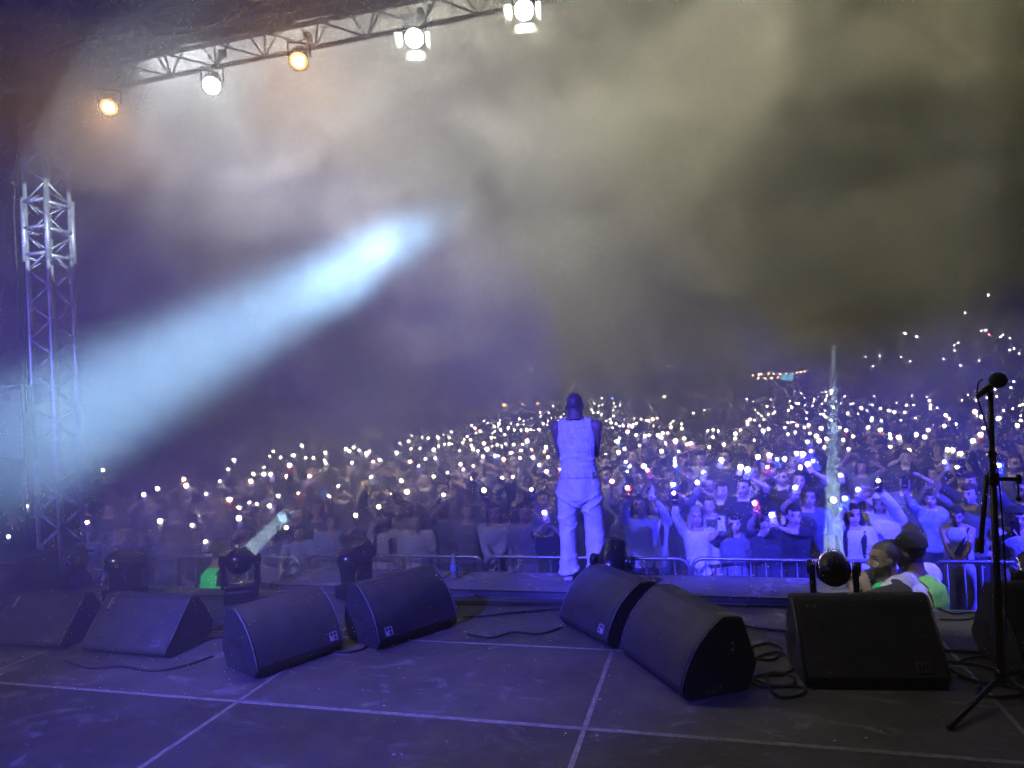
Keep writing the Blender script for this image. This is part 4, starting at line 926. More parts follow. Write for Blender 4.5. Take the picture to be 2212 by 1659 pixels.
# ------------------------------------------------------------------ front rows of the crowd, one by one
SK = [(.50, .35, .28), (.55, .40, .32), (.44, .30, .23), (.60, .44, .36)]
FRONT = [
 # head px, py, height, sex, hair, hair colour, shirt colour, sleeve, phones [(px,py,arm)], head (yaw,pitch), label, phone label
 (1378, 1092, 1.64, 'f', 'long', (.03, .025, .02), (.62, .68, .85), 'long', [(1354, 1058, 'R', 'red', 2)], (.1, -.1), 'person in a pale blue top raising a red phone just right of the performer', 'red phone with its torch on just right of the performer'),
 (1412, 1096, 1.60, 'f', 'longfront', (.015, .012, .01), (.78, .76, .78), 'long', [(1407, 1058, 'LR', 'white', None)], (0, -.15), 'person in a white fuzzy sweater holding a phone in both hands', 'white phone with three lenses held in both hands above a white sweater'),
 (1506, 1116, 1.58, 'f', 'long', (.5, .42, .3), (.80, .80, .82), 'long', [(1452, 1054, 'R', 'dark', 0)], (.2, 0), 'person in a loose white jacket with one arm raised', 'dark phone raised over the loose white jacket'),
 (1584, 1130, 1.52, 'm', 'fringe', (.03, .025, .02), (.16, .16, .2), 'short', [(1549, 1124, 'R', 'white', None)], (.25, .05), 'person in a dark vest with white collar filming at chest height', 'pale phone held at chest height over the white collar'),
 (1650, 1124, 1.62, 'f', 'long', (.02, .018, .015), (.05, .05, .06), 'short', [(1629, 1088, 'R', 'red', 2)], (.1, 0), 'person in black beside the dark vest with white collar', 'red lit phone raised beside the dark vest with white collar'),
 (1712, 1113, 1.66, 'f', 'bun', (.03, .02, .015), (.03, .03, .035), 'short', [(1672, 1112, 'LR', 'white', 0)], (.35, .08), 'person in a black shirt with a hoop earring, filming', 'white phone held out in front of the hoop earring'),
 (1744, 1074, 1.70, 'm', 'short', (.03, .025, .02), (.12, .12, .16), 'short', [(1709, 1056, 'R', 'pale', 0)], (.2, 0), 'person behind the hoop earring, lifting a large pale phone', 'large pale phone with a lit torch over the hoop earring'),
 (1844, 1112, 1.58, 'f', 'longfront', (.02, .015, .012), (.80, .80, .85), 'short', [(1820, 1078, 'R', 'blue', 0)], (.3, 0), 'person in a white top just right of the tall pale beam', 'blue phone just right of the tall pale beam'),
 (1903, 1086, 1.64, 'm', 'hood', (.05, .05, .05), (.82, .82, .84), 'long', [(1897, 1030, 'L', 'dark', 3)], (-.3, .1), 'person in a patterned white hoodie with the hood up, arm over the head', 'dark phone held high over the white hood'),
 (2012, 1076, 1.50, 'm', 'fringe', (.06, .04, .03), (.35, .40, .75), 'short', [(1938, 1008, 'R', 'dark', None)], (-.1, .1), 'person in a blue tie-dye shirt stretching one arm up to the left', 'dark phone at the end of the tie-dye sleeve'),
 (2066, 1112, 1.46, 'f', 'tail', (.04, .03, .025), (.62, .66, .85), 'strap', [], (0, .25), 'person in a pale crop top with a shoulder strap, looking down', ''),
 (2077, 1035, 1.66, 'f', 'long', (.03, .02, .015), (.06, .06, .07), 'short', [(2062, 1012, 'R', 'dark', 0), (2084, 1000, 'L', 'dark', None)], (.1, 0), 'person filming with both hands high behind the pale crop top', 'dark phone held high behind the pale crop top'),
 (2196, 1118, 1.55, 'm', 'curly', (.03, .025, .02), (.5, .52, .62), 'short', [(2177, 1130, 'R', 'dark', None)], (.2, .1), 'person in a grey shirt at the right edge behind the microphone stand', 'phone held up to the face at the right edge'),
 (2212, 1058, 1.74, 'm', 'short', (.02, .02, .02), (.07, .07, .08), 'short', [(2150, 988, 'R', 'blue', 0)], (.2, 0), 'person in black at the right edge reaching one bare arm towards the stage', 'phone with a lit torch behind the microphone stand'),
 (1900, 968, 1.74, 'm', 'curly', (.03, .025, .02), (.14, .12, .13), 'short', [(1830, 968, 'R', 'pale', 2)], (.25, .05), 'person in glasses further back with one arm stretched across', 'pale phone held beside the glasses'),
 (1513, 992, 1.80, 'm', 'short', (.04, .03, .025), (.42, .42, .5), 'long', [], (0, 0), 'person in a striped shirt standing still deep in the crowd', ''),
 (1068, 1108, 1.64, 'f', 'long', (.12, .08, .05), (.55, .53, .55), 'long', [], (.1, 0), 'person in a light coat with folded hands behind the barrier left of the performer', ''),
 (1135, 1108, 1.66, 'f', 'bun', (.12, .08, .05), (.3, .28, .3), 'short', [(1152, 1052, 'L', 'dark', 0)], (-.1, 0), 'person in a grey top holding a lit phone near the performer', 'lit phone raised over the grey top near the performer'),
 (1182, 1128, 1.60, 'f', 'short', (.03, .025, .02), (.02, .02, .025), 'short', [(1180, 1110, 'LR', 'white', 0)], (0, 0), 'person in black holding a lit phone in front of the face beside the performer', 'phone hiding the face of the person in black'),
 (1010, 1104, 1.64, 'f', 'tail', (.1, .07, .05), (.2, .2, .24), 'short', [(1052, 1046, 'L', 'dark', 0)], (.2, 0), 'person in dark grey with an arm up left of the light coat', 'lit phone above the dark grey top left of the light coat'),
 (955, 1098, 1.68, 'm', 'short', (.05, .04, .03), (.16, .16, .19), 'short', [(958, 1064, 'R', 'pale', 3)], (0, 0), 'person in a dark shirt behind the water bottle', 'lit phone held up behind the water bottle'),
 (899, 1126, 1.66, 'm', 'buzz', (.1, .08, .06), (.72, .72, .75), 'short', [], (0, .1), 'person in an open white shirt behind the barrier', ''),
 (828, 1124, 1.62, 'f', 'longfront', (.02, .018, .015), (.7, .7, .74), 'long', [(817, 1095, 'R', 'dark', 3)], (.3, .1), 'person in a long white top beside the open white shirt', 'lit phone held above the long white top'),
 (862, 1100, 1.66, 'm', 'short', (.05, .04, .03), (.4, .4, .48), 'long', [], (0, 0), 'person half hidden between the long white top and the open white shirt', ''),
 (770, 1132, 1.62, 'm', 'short', (.02, .02, .02), (.05, .05, .06), 'short', [(770, 1110, 'R', 'dark', 3)], (.3, 0), 'person in a black shirt lifting one bare arm and a lit phone', 'lit phone over the black shirt left of the unlit moving head'),
 (716, 1128, 1.66, 'm', 'tall', (.03, .02, .02), (.30, .36, .55), 'long', [], (.2, -.1), 'person in a denim jacket with sleeve raised', ''),
 (684, 1100, 1.68, 'f', 'long', (.02, .018, .015), (.08, .08, .1), 'short', [(702, 1046, 'L', 'cyan', None)], (0, -.2), 'person in a dark top holding up a cyan phone', 'cyan phone held up over the left crowd'),
 (645, 1150, 1.56, 'm', 'short', (.04, .03, .02), (.34, .38, .55), 'short', [], (0, .1), 'person in a patterned shirt leaning on the barrier right of the short beam', ''),
 (585, 1155, 1.58, 'f', 'long', (.03, .02, .02), (.2, .2, .3), 'short', [(634, 1126, 'L', 'dark', 2)], (0, 0), 'person in a dark blue top behind the short pale beam', 'lit phone beside the end of the short beam'),
 (530, 1150, 1.62, 'm', 'short', (.03, .025, .02), (.06, .06, .09), 'short', [(519, 1108, 'R', 'pale', 2)], (0, 0), 'person in dark clothes lifting a pale phone above the green vest', 'pale phone lifted above the green vest'),
 (425, 1180, 1.60, 'f', 'long', (.02, .018, .015), (.05, .05, .07), 'long', [(448, 1168, 'L', 'pale', 3)], (.1, 0), 'dark figure holding a bright phone left of the green vest', 'bright phone left of the green vest'),
 (365, 1175, 1.60, 'm', 'short', (.03, .025, .02), (.22, .22, .3), 'short', [(347, 1115, 'R', 'pale', 0)], (.1, 0), 'dim figure raising a pale phone over the left barrier', 'pale phone raised over the left barrier'),
 (195, 1170, 1.62, 'f', 'hood', (.03, .025, .02), (.30, .30, .34), 'long', [], (0, 0), 'person in a grey hooded jacket raising an open hand at the far left', ''),
 (255, 1195, 1.58, 'm', 'short', (.02, .02, .02), (.12, .12, .16), 'long', [], (0, 0), 'dark figure beside the blue moving head', ''),
 (312, 1200, 1.55, 'f', 'long', (.02, .02, .02), (.07, .07, .1), 'long', [], (-.2, .1), 'dark figure with lowered arms between the blue moving head and the green vest', ''),
]
CASEC = {'red': (.7, .06, .08), 'white': (.78, .78, .8), 'dark': (.02, .02, .025), 'pale': (.5, .52, .6), 'blue': (.2, .35, .75), 'cyan': (.3, .75, .95)}
front_xy = []
for i, (hx, hy, h, sex, hs, hc, scol, slv, phs, hd, lab, plab) in enumerate(FRONT):
    k = h/1.72; P = atz(hx, hy, GZ+1.598*k)
    if P.y < 8.06: P = aty(hx, hy, 8.06+.0*i)                      # no one stands in the barrier: taller or shorter instead
    h = max(1.35, min(1.92, (P.z-GZ)/1.598*1.72)); k = h/1.72
    loc = Vector((P.x, P.y, GZ)); aim = math.atan2(-loc.x-.8, loc.y)*.9; rz = aim*-.0+math.atan2(loc.x+1.0, loc.y)*-.8
    arms = {'L': None, 'R': None}; poses = {'L': 'relax', 'R': 'relax'}
    for px, py, which, cs, lit in phs:
        for a in which:
            q = aty(px, py, loc.y-.30)+Vector((0, .015, -.125))
            if which == 'LR': q += Vector((.045 if a == 'L' else -.045, 0, -.01))
            arms[a] = to_local(loc, rz, q); poses[a] = 'grip'
    if not phs and 'folded' in lab: arms = {'L': Vector((.0, -.24, 1.02*k)), 'R': Vector((-.02, -.26, 1.05*k))}
    if not phs and 'looking down' in lab: arms = {'L': Vector((.03, -.25, 1.08*k)), 'R': Vector((-.02, -.24, 1.04*k))}
    if not phs and 'leaning' in lab: arms = {'L': Vector((.2, -.3, 1.1*k)), 'R': Vector((-.18, -.3, 1.1*k))}
    if 'denim' in lab: arms['L'] = Vector((.28, -.2, 1.62*k))
    if 'open hand' in lab: arms['L'] = to_local(loc, rz, aty(222, 1150, loc.y-.2)); poses['L'] = 'open'
    if 'hood up' in lab: arms['R'] = Vector((-.14, -.2, 1.1*k))
    if 'tie-dye' in lab: arms['L'] = Vector((.26, -.12, .98*k))
    G = figure(h, random.uniform(.95, 1.08), armL=arms['L'], armR=arms['R'], poseL=poses['L'], poseR=poses['R'], sex=sex, skin=SK[i % 4], head=(hd[0], hd[1], random.uniform(-.08, .08)), voxel=.0125,
               buzz=hc if hs == 'buzz' else None, palmL=(0, -1, 0), palmR=(0, -1, 0), hint=((.9, .1, -.7), (-.9, .1, -.7)))
    parts = [('shirt', shirt(G, slv, .84 if slv != 'strap' else 1.12, 1.15 if slv == 'long' else 1.0, .0155, hood=(hs == 'hood')), scol)]
    if 'fuzzy' in lab or 'jacket' in lab: parts[0] = (*parts[0], M_KNIT)
    parts.append(('trousers', trousers(G, .8, .024), random.choice([(.05, .06, .1), (.03, .03, .03), (.45, .45, .5), (.12, .16, .3)])))
    if hs not in ('hood', 'buzz'): parts.append(('hair', hair(G, hs), hc))
    o = person(G, loc, rz, lab, parts, 'people in the front rows')
    Rz = Matrix.Rotation(rz, 3, 'Z')
    if 'shoulder strap' in lab: MB().tube([G.V3(.13, -.02, 1.44), G.V3(.06, -.14, 1.28), G.V3(-.10, -.14, 1.02)], .011, 6).build('shoulder_strap', M_FABRICBLACK, o, True)
    if 'hoop' in lab: MB().tube([G.Hp(.088, .01, -.07)+Vector((.028*math.sin(a)*.3, .028*math.sin(a), .028*math.cos(a))) for a in [k_*math.pi/8 for k_ in range(17)]], .0025, 5).build('hoop_earring', M_STEEL, o, True)
    if 'glasses' in lab:
        g_ = MB()
        for s_ in (-1, 1): g_.tube([G.Hp(s_*.034+.024*math.cos(a), -.098, .004+.018*math.sin(a)) for a in [k_*math.pi/6 for k_ in range(13)]], .0025, 5); g_.tube([G.Hp(s_*.058, -.096, .006), G.Hp(s_*.08, .01, .0)], .0025, 5)
        g_.build('glasses', M_STEEL, o, True)
    if 'open hand' in lab: MB().tube([G.wr[0]+Vector((.036*math.cos(a), .036*math.sin(a), .0)) for a in [k_*math.pi/8 for k_ in range(17)]], .004, 5).build('bangle', M_BADGE, o, True)
    for j, (px, py, which, cs, lit) in enumerate(phs):
        ws = [Rz @ G.wr['LR'.index(a)]+loc for a in which]; Wm = sum(ws, Vector())/len(ws); es = [Rz @ G.el['LR'.index(a)]+loc for a in which]
        fdir = (Wm-sum(es, Vector())/len(es)).normalized()
        pp = Wm+fdir*.075+Vector((0, -.03, .055))
        phone(pp, plab if j == 0 else 'second '+plab, 'phones in the front rows', lit is not None, CASEC[cs], random.uniform(-.15, .1), random.uniform(-.2, .2), rz+random.uniform(-.2, .2), True, rad=None, col=lit)
    front_xy.append((loc.x, loc.y))

# ------------------------------------------------------------------ the crowd behind: one person under every raised light
def crowd_variant(i):
    r = random.Random(100+i); h = r.choice([1.60, 1.66, 1.72, 1.78]); k = h/1.72; sex = r.choice('mf'); side = r.choice('LR'); sg = 1 if side == 'L' else -1
    T = Vector((sg*r.uniform(.12, .30), r.uniform(-.28, -.12), r.uniform(1.62, 1.86)))*k
    both = i % 5 == 4
    aL = T if side == 'L' or both else None; aR = T if side == 'R' else (Vector((-T.x*.6, T.y, T.z-.03)) if both else None)
    if both: aL.x *= .5
    if i % 4 == 2 and not both: # the other arm is up as well
        if side == 'L': aR = Vector((-.25, -.1, 1.75))*k
        else: aL = Vector((.25, -.1, 1.75))*k
    G = figure(h, r.uniform(.95, 1.1), armL=aL, armR=aR, poseL='grip', poseR='grip', sex=sex, skin=SK[i % 4], head=(r.uniform(-.3, .3), r.uniform(-.15, .1), 0), voxel=.022, legs=False)
    s_ = shirt(G, r.choice(['short', 'long', 'short']), .84, 1.0, .03); hr_ = hair(G, r.choice(['short', 'long', 'curly', 'tail', 'long', 'fringe']), .024)
    t_ = trousers(G, .8, .045)
    idx = 0 if (side == 'L' or both) else 1
    f = (G.wr[idx]-G.el[idx]).normalized(); ph = G.wr[idx]+f*.075*k+Vector((0, -.03, .05))*k
    return G, s_, hr_, t_, ph, k
NV = 10
VAR = [crowd_variant(i) for i in range(NV)]
TOPS = [(.03, .03, .035), (.15, .15, .16), (.06, .06, .09), (.10, .10, .10), (.2, .2, .2), (.07, .05, .05), (.04, .05, .07), (.16, .17, .2), (.05, .05, .05), (.08, .09, .09)]
HAIRC = [(.02, .016, .013), (.05, .035, .025), (.12, .08, .05), (.03, .025, .02)]
# lights read off the photograph, in three panels (x, y on the panel grid)
LA = "845,545 872,573 875,595 900,583 925,517 948,530 963,530 985,543 992,553 1015,557 1028,543 1030,512 1103,532 1153,502 1182,518 1181,538 1233,500 1235,545 1268,537 1290,517 1293,487 1315,543 1335,541 1338,517 1362,498 1382,533 1400,478 1422,490 1443,470 1408,513 1345,463 1290,462 1270,450 978,597 993,583 1033,575 1060,605 1080,567 1090,567 1120,575 1143,553 1170,590 1178,605 1205,587 1228,573 1250,577 1262,608 1283,583 975,635 993,637 457,613 524,622 562,640 555,660 628,628 630,640 662,605 715,598 705,635 797,636 820,625 843,648 787,667 380,660 437,660 457,708 514,706 600,717 637,690 653,717 673,676 700,676 722,678 765,720 850,686 855,715 893,723 928,675 955,714 977,692 1016,682 1048,694 1070,677 1118,683 1112,738 1173,680 1172,722 1202,662 1235,722 1251,690 1318,727 1332,700 620,773 668,758 547,781 502,825 452,795 780,812 860,825 920,765 1003,760 1018,757 1051,781 1130,783 1160,776 1252,768 1290,823 1333,862 1349,770 1420,850 30,712 85,700 60,725 125,720 162,743 187,727 78,803 205,797 190,815 257,780 361,738 690,872 602,896 651,917 797,852 810,893 867,908 1051,908 1116,902 1442,975 1323,1048 202,897 402,919 340,1000 435,993 240,1068 1640,405 1668,402 1690,375 1765,400 1795,403 1808,405 1805,418 1777,422 1763,447 1763,483 1623,443 1632,463 1665,462 1672,452 1687,473 1716,517 1742,505 1748,527 1780,533 1758,560 1805,550 1835,507 1825,540 1828,550 1855,535 1857,550 1870,543 1885,555 1890,540 1898,500 1912,533 1943,503 1978,513 1995,527 2020,550 2022,517 2048,500 2115,523 2135,535 2140,567 2150,517 2195,477 2205,535 2207,565 1857,603 1858,612 1805,640 1775,660 1798,667 1917,622 1968,631 1998,623 2060,620 2075,638 2088,607 2121,607 2100,675 2168,662 2192,727 1940,688 1843,710 1800,741 1897,734 1717,755 1727,763 2083,727 1847,800 1811,845 1865,833 1860,865 1967,828 1993,857 2163,775 2168,795 2174,820 1757,928 2147,950"
LB = "595,880 320,915 318,970 415,927 458,943 570,930 140,1000 68,1018 547,975 590,982 695,940 770,890 792,918 720,857 875,867 897,833 960,850 977,855 998,868 1047,848 1093,865 963,892 928,880 935,905 925,932 995,942 852,928 825,940 850,948 795,970 843,970 903,957 735,955 750,955 700,970 707,982 685,1000 803,993 817,998 803,1015 978,982 1025,955 1088,960 1103,955 1145,985 1158,985 922,1003 893,1025 912,1025 1070,1020 1142,1023 802,1055 932,1055 962,1063 1195,1003 1208,965 1230,965 1242,908 1282,988 1385,952 1335,1015 1357,1000 1372,1012 1438,1013 1450,967 1497,965 1483,905 1583,915 1600,937 1605,968 1605,990 1650,985 1510,1050 1415,1065 1290,1083 1227,1050 1225,1078 1708,1043 1722,1068 1627,1110 1705,1115 1708,1130 1770,1105 1597,1145 1517,1175 1577,1192 1427,1178 1408,1193 1343,1170 1352,1200 1285,1142 1203,1125 1110,1182 1058,1143 1020,1125 903,1130 897,1135 873,1182 822,1163 737,1155 750,1113 792,1125 818,1110 680,1080 707,1080 665,1125 680,1172 525,1150 560,1133 377,1140 343,1168 340,1200 237,1145 165,1145 197,1140 203,1185 470,1000 490,1020 510,1035 555,1027 590,1020 600,1008 525,1060 500,1100 420,1103 437,1058 465,1065 420,1075 10,1195 33,1238 62,1230 178,1252 272,1238 470,1207 820,1220 885,1217 932,1200 925,1252 1040,1208 1355,1247 1467,1278 830,1290 745,1297 775,1303 707,1317 663,1337 615,1337 563,1310 490,1323 247,1343 373,1388 420,1410 550,1390 765,1390 860,1352 823,1368 1030,1440 1140,1537 987,1607 425,1493 105,1490 135,1425 1718,1278 1750,1278 1812,1298 1708,1355 1885,1220 1935,1175 2015,1150 1950,1130 1895,1022 1905,1050 1945,1053 2000,1025 2050,1068 2005,985 2080,1000 2140,990 2185,970 2205,960 2170,1110 2190,1065 2190,1035 1905,937 1850,900 1810,935 2025,863 2035,910 1975,920"
LC = "670,1400 1190,1465 1218,1503 1022,1527 938,1565 1210,1613 1340,1563 1490,1598 1430,1477 1482,1400 1525,1340 1600,1470 1632,1477 1645,1428 1718,1430 1710,1383 1762,1433 1755,1308 1775,1277 1818,1320 1905,1305 1962,1240 1980,1322 2033,1322 2112,1290 2112,1340 2115,1358 1878,1375 1868,1445 2005,1447 2200,1507 1940,1558 2140,1553 2128,1578 1812,1573 1757,1638 1625,1617 1635,1640 1662,1628 1560,1650 1400,1655 178,1640 55,1837 570,1744 535,1814 1300,1699 1257,1762 1213,1911 1395,1667"
LIGHTS = []
for s_, ox, oy in ((LA, 737.3, 737.3), (LB, 1474.7, 553), (LC, 0, 553)):
    for t in s_.split():
        x, y = map(float, t.split(',')); LIGHTS.append((ox+x*.3333, oy+y*.3333))
spots = []
for n, (px, py) in enumerate(LIGHTS):
    best = None
    order = list(range(NV)); random.shuffle(order)
    for vi in order:
        G, s_, hr_, t_, ph, k = VAR[vi]; sc_ = random.uniform(.93, 1.06); z = GZ+ph.z*sc_
        d = ray(px, py)
        if d.z > -12: d = d+CU*(-12-d.z)                       # last rows: at most about 110 m out
        P = C0+d*((z-CAMZ)/d.z); y = P.y
        if y > 62: P = C0+d.normalized()*random.uniform(50, 66); P.z = z; y = P.y
        if best is None or (y > 9.0): best = (P, vi, sc_)
        if y > 9.0: break
    P, vi, sc_ = best
    if P.y < 8.9: # near the barrier: keep the sight line, stand in the second row
        P = aty(px, py, 8.9+random.random()*.5)
    spots.append((P, vi, sc_, px, py))
def in_shaft(x, y):          # the tall beam runs through a gap in the crowd
    v = Vector((x, y, .4))-C0; q = 1106+FP*v.dot(CR)/v.dot(CF); return abs(q-1798) < 16+FP*.26/v.dot(CF) and y > 8.3
spots.sort(key=lambda t: t[0].y)
far_people, far_phones = MB(), []
NP = 0
def zone_name(px):
    for lim, nm in ((330, 'near the truss tower'), (640, 'around the short pale beam'), (900, 'left of the water bottle'), (1215, 'just left of the performer'), (1500, 'just right of the performer'), (1785, 'left of the tall beam'), (1990, 'right of the tall beam')):
        if px < lim: return nm
    return 'around the microphone stand'
def row_name(y): return 'close to the barrier' if y < 10.5 else ('in the middle rows' if y < 15 else ('in the back rows' if y < 22 else 'far back'))
TOPN = ['black', 'grey', 'navy', 'charcoal', 'pale grey', 'dark red', 'dark blue', 'blue grey', 'near black', 'dark olive']
M_FARP = mat('far_crowd', (.07, .06, .058), .9, noise=(3, .3))
occupied = list(front_xy)
def far_person(x, y, sc_, rz, up):
    """small complete figure: hips, chest, head and a raised arm"""
    c, s = math.cos(rz), math.sin(rz); Q = lambda a, b_, z: (x+(a*c-b_*s)*sc_, y+(a*s+b_*c)*sc_, GZ+hill_h(x, y)+z*sc_)
    far_people.tube([Q(0, 0, 0), Q(0, 0, .85), Q(0, 0, 1.05), Q(0, 0, 1.35), Q(0, 0, 1.47)], [.12, .17, .15, .20, .06], 6)
    far_people.ell(Q(0, -.02, 1.6), (.085*sc_, .095*sc_, .12*sc_), None, 7, 5)
    if up: far_people.tube([Q(.17, 0, 1.4), Q(.24, -.1, 1.62), Q(.2, -.18, 1.88)], [.055, .045, .035], 5)
for n, (P, vi, sc_, px, py) in enumerate(spots):
    G, s_, hr_, t_, ph, k = VAR[vi]; rz = math.atan2(P.x+1.0, P.y)*-.7+random.uniform(-.25, .25)
    off = Matrix.Rotation(rz, 3, 'Z') @ (ph*sc_); gx, gy = P.x-off.x, P.y-off.y
    gy = max(gy, 8.75)
    ok = all((gx-a)**2+(gy-b_)**2 > .30**2 for a, b_ in occupied) or P.y > 30
    ok = ok and not in_shaft(gx, gy)
    if P.y < 26 and NP < 215 and ok:
        NP += 1; occupied.append((gx, gy))
        o = link('person', G.body); o.location = (gx, gy, P.z-ph.z*sc_); o.rotation_euler = (0, 0, rz); o.scale = (sc_,)*3
        if abs(o.location.z-GZ) > .02: o.location.z = GZ; o.scale = (sc_, sc_, sc_*max(.85, min(1.15, (P.z-GZ)/(ph.z*sc_))))
        ti = random.randrange(10); tag(o, 'figure in '+TOPN[ti]+' '+row_name(P.y)+' '+zone_name(px)+', phone raised', 'person', 'people in the crowd '+zone_name(px))
        for nm, me, colr in (('shirt', s_, TOPS[ti]), ('hair', hr_, random.choice(HAIRC)), ('trousers', t_, (.05, .05, .07))):
            c = link(nm, me, o); c.color = (*colr, 1)
    elif P.y >= 26: far_person(gx, gy, sc_, rz, True)
    if n < 265: ci = random.randrange(9); phone(P, CASEN[ci]+' phone with shining torch '+row_name(P.y)+' '+zone_name(px), 'lit phones in the crowd '+zone_name(px), True, CASES[ci], random.uniform(-.25, .25), random.uniform(-.4, .4), rz+random.uniform(-.3, .3), P.y < 16)
    else: far_phones.append(P)
# bystanders without a light fill the gaps
fill = 0; tries = 0
LEFT = [(7.8, -6.6), (11, -6.6), (13, -7.8), (18, -7.6), (30, -9.5), (60, -17)]
def left_limit(y):
    for (y0, x0), (y1, x1) in zip(LEFT, LEFT[1:]):
        if y0 <= y <= y1: return x0+(x1-x0)*(y-y0)/(y1-y0)
    return -17
while fill < 48 and tries < 4000:
    tries += 1; y = 8.75+random.random()**1.3*5.5; x = random.uniform(left_limit(y), .62*y-1.0)
    if not in_shaft(x, y) and all((x-a)**2+(y-b_)**2 > .38**2 for a, b_ in occupied):
        occupied.append((x, y)); fill += 1; G, s_, hr_, t_, ph, k = VAR[random.randrange(NV)]; sc_ = random.uniform(.9, 1.04); rz = math.atan2(x+1, y)*-.7+random.uniform(-.3, .3)
        _v = Vector((x, y, .5))-C0; px = 1106+FP*_v.dot(CR)/_v.dot(CF); ti = random.randrange(10)
        o = link('person', G.body); o.location = (x, y, GZ); o.rotation_euler = (0, 0, rz); o.scale = (sc_, sc_, sc_)
        tag(o, 'unlit figure in '+TOPN[ti]+' '+row_name(y)+' '+zone_name(px), 'person', 'people without lights '+zone_name(px))
        for nm, me, colr in (('shirt', s_, TOPS[ti]), ('hair', hr_, random.choice(HAIRC)), ('trousers', t_, (.05, .05, .07))):
            c = link(nm, me, o); c.color = (*colr, 1)
for _ in range(1500):
    y = 12+random.random()**.8*50; x = random.uniform(left_limit(y), .64*y)
    if y < 40 and (in_shaft(x, y) or any((x-a)**2+(y-b_)**2 < .4**2 for a, b_ in occupied)): continue
    far_person(x, y, random.uniform(.92, 1.05), random.uniform(-.4, .4), random.random() < .3)
fp = far_people.build('distant_crowd', M_FARP, None, True); tag(fp, 'mass of people standing far back in the dark field', 'crowd', kind='stuff')
flm = MB()
for P in far_phones:
    r = (.0175+.00048*(P-C0).length)*random.uniform(.65, 1.4); flm.ell(P, (r, r*.5, r), None, 8, 6)
if far_phones:
    fl = flm.build('distant_phone_lights', E_TORCH, None, True); tag(fl, 'specks of phone light far back in the crowd', 'phone lights', kind='stuff')

# ------------------------------------------------------------------ bright toy over the left crowd
P = aty(790, 1056, 10.2); fl = empty('shiny_balloon', P); tag(fl, 'crumpled yellow and green foil balloon held up over the left crowd', 'balloon')
bl = MB().ell((0, 0, 0), (.10, .06, .15)); me = remesh(bl, .014, 1, 'foil'); push(me, lambda p: .014*math.sin(p.x*60+p.z*25)*math.sin(p.z*48)); me.materials.append(mat('foil_yellow', (.85, .72, .25), .25, .5, noise=(14, .5))); link('foil', me, fl)
MB().ell((.12, 0, -.06), (.035, .03, .06), Matrix.Rotation(.5, 3, 'Y')).build('green_tip', mat('foil_green', (.1, .7, .3), .25, .4), fl, True)
MB().tube([(0, 0, -.14), (-.02, .02, -.45)], .006, 6).build('stick', M_WHITEPAINT, fl, True)

# ================================================================== far background
def pagoda(px, py, Y, wd, hgt, leg, m, label, name='tent', cat='tent'):
    A = aty(px, py, Y); g = GZ+hill_h(A.x, Y)                       # px,py: apex of the roof
    ez = max(A.z-hgt, g+1.2); root = empty(name, (A.x, Y, g)); tag(root, label, cat, 'tents and parasols behind the crowd')
    V = []; Fc = []; n = 6; h = ez-g
    prof = [(1, 0), (.78, .18), (.5, .42), (.22, .72), (.02, 1)]
    for t, z in prof:
        for sx, sy in ((-1, -1), (1, -1), (1, 1), (-1, 1)): V.append((sx*wd/2*t, sy*wd/2*t, h+z*(A.z-ez)))
    for i in range(len(prof)-1):
        for q in range(4): Fc.append((i*4+q, i*4+(q+1) % 4, i*4+4+(q+1) % 4, i*4+4+q))
    c = MB().add(V, Fc)
    c.box((0, -wd/2, h-.12), (wd, .02, .24)); c.box((-wd/2, 0, h-.12), (.02, wd-.04, .24)); c.box((wd/2, 0, h-.12), (.02, wd-.04, .24))
    c.build('canopy', m, root)
    for sx, sy in (leg if leg else [(-1, -1), (1, -1), (1, 1), (-1, 1)]):
        MB().tube([(sx*wd/2*.97, sy*wd/2*.97, 0), (sx*wd/2*.97, sy*wd/2*.97, h)], .035, 6).build('leg', M_WHITEPAINT, root)
    return root
T1 = mat('tent_white', (.7, .68, .62), .8, noise=(1, .8)); T2 = mat('tent_rust', (.42, .16, .09), .8, noise=(1, .7)); T3 = mat('parasol_yellow', (.75, .55, .06), .8, noise=(1, .75)); T4 = mat('parasol_teal', (.2, .5, .45), .8, noise=(1, .75)); T5 = mat('parasol_lime', (.6, .65, .08), .8, noise=(1, .75))
tw = pagoda(1117, 862, 46, 4.6, .75, None, T1, 'white pointed tent with warm lamps inside left of the performer')
for dx, s_ in ((-.3, .14), (.9, .07), (1.9, .09)):
    o = MB().ell((dx, -2.1, 2.2), (s_, s_*.5, s_*.7), n=10, m=6).build('lamp', emissive('tent_lamp', (1, .55, .12), 9), tw, True)
pagoda(1748, 802, 52, 5.2, 1.0, None, T2, 'rust coloured pointed tent behind the crowd on the right')
def parasol(px, py, Y, wd, hgt, m, label):
    A = aty(px, py, Y); g = GZ+hill_h(A.x, Y); root = empty('parasol', (A.x, Y, g)); tag(root, label, 'parasol', 'tents and parasols behind the crowd')
    n = 8; V = [(0, 0, A.z-g)]; Fc = []
    for t, z in ((.4, .55), (.75, .2), (1, -.02)):
        for q in range(n): a = 2*math.pi*(q+.5)/n; V.append((wd/2*t*math.cos(a), wd/2*t*math.sin(a), A.z-g-hgt+hgt*z))
    for q in range(n):
        Fc.append((0, 1+q, 1+(q+1) % n))
        for r in (0, 1): Fc.append((1+r*n+q, 1+(r+1)*n+q, 1+(r+1)*n+(q+1) % n, 1+r*n+(q+1) % n))
    MB().add(V, Fc).build('canopy', m, root); MB().tube([(0, 0, 0), (0, 0, A.z-g)], .03, 6).build('pole', M_WHITEPAINT, root)
parasol(1012, 880, 40, 3.6, .55, T5, 'lime yellow parasol glowing dimly left of the white tent')
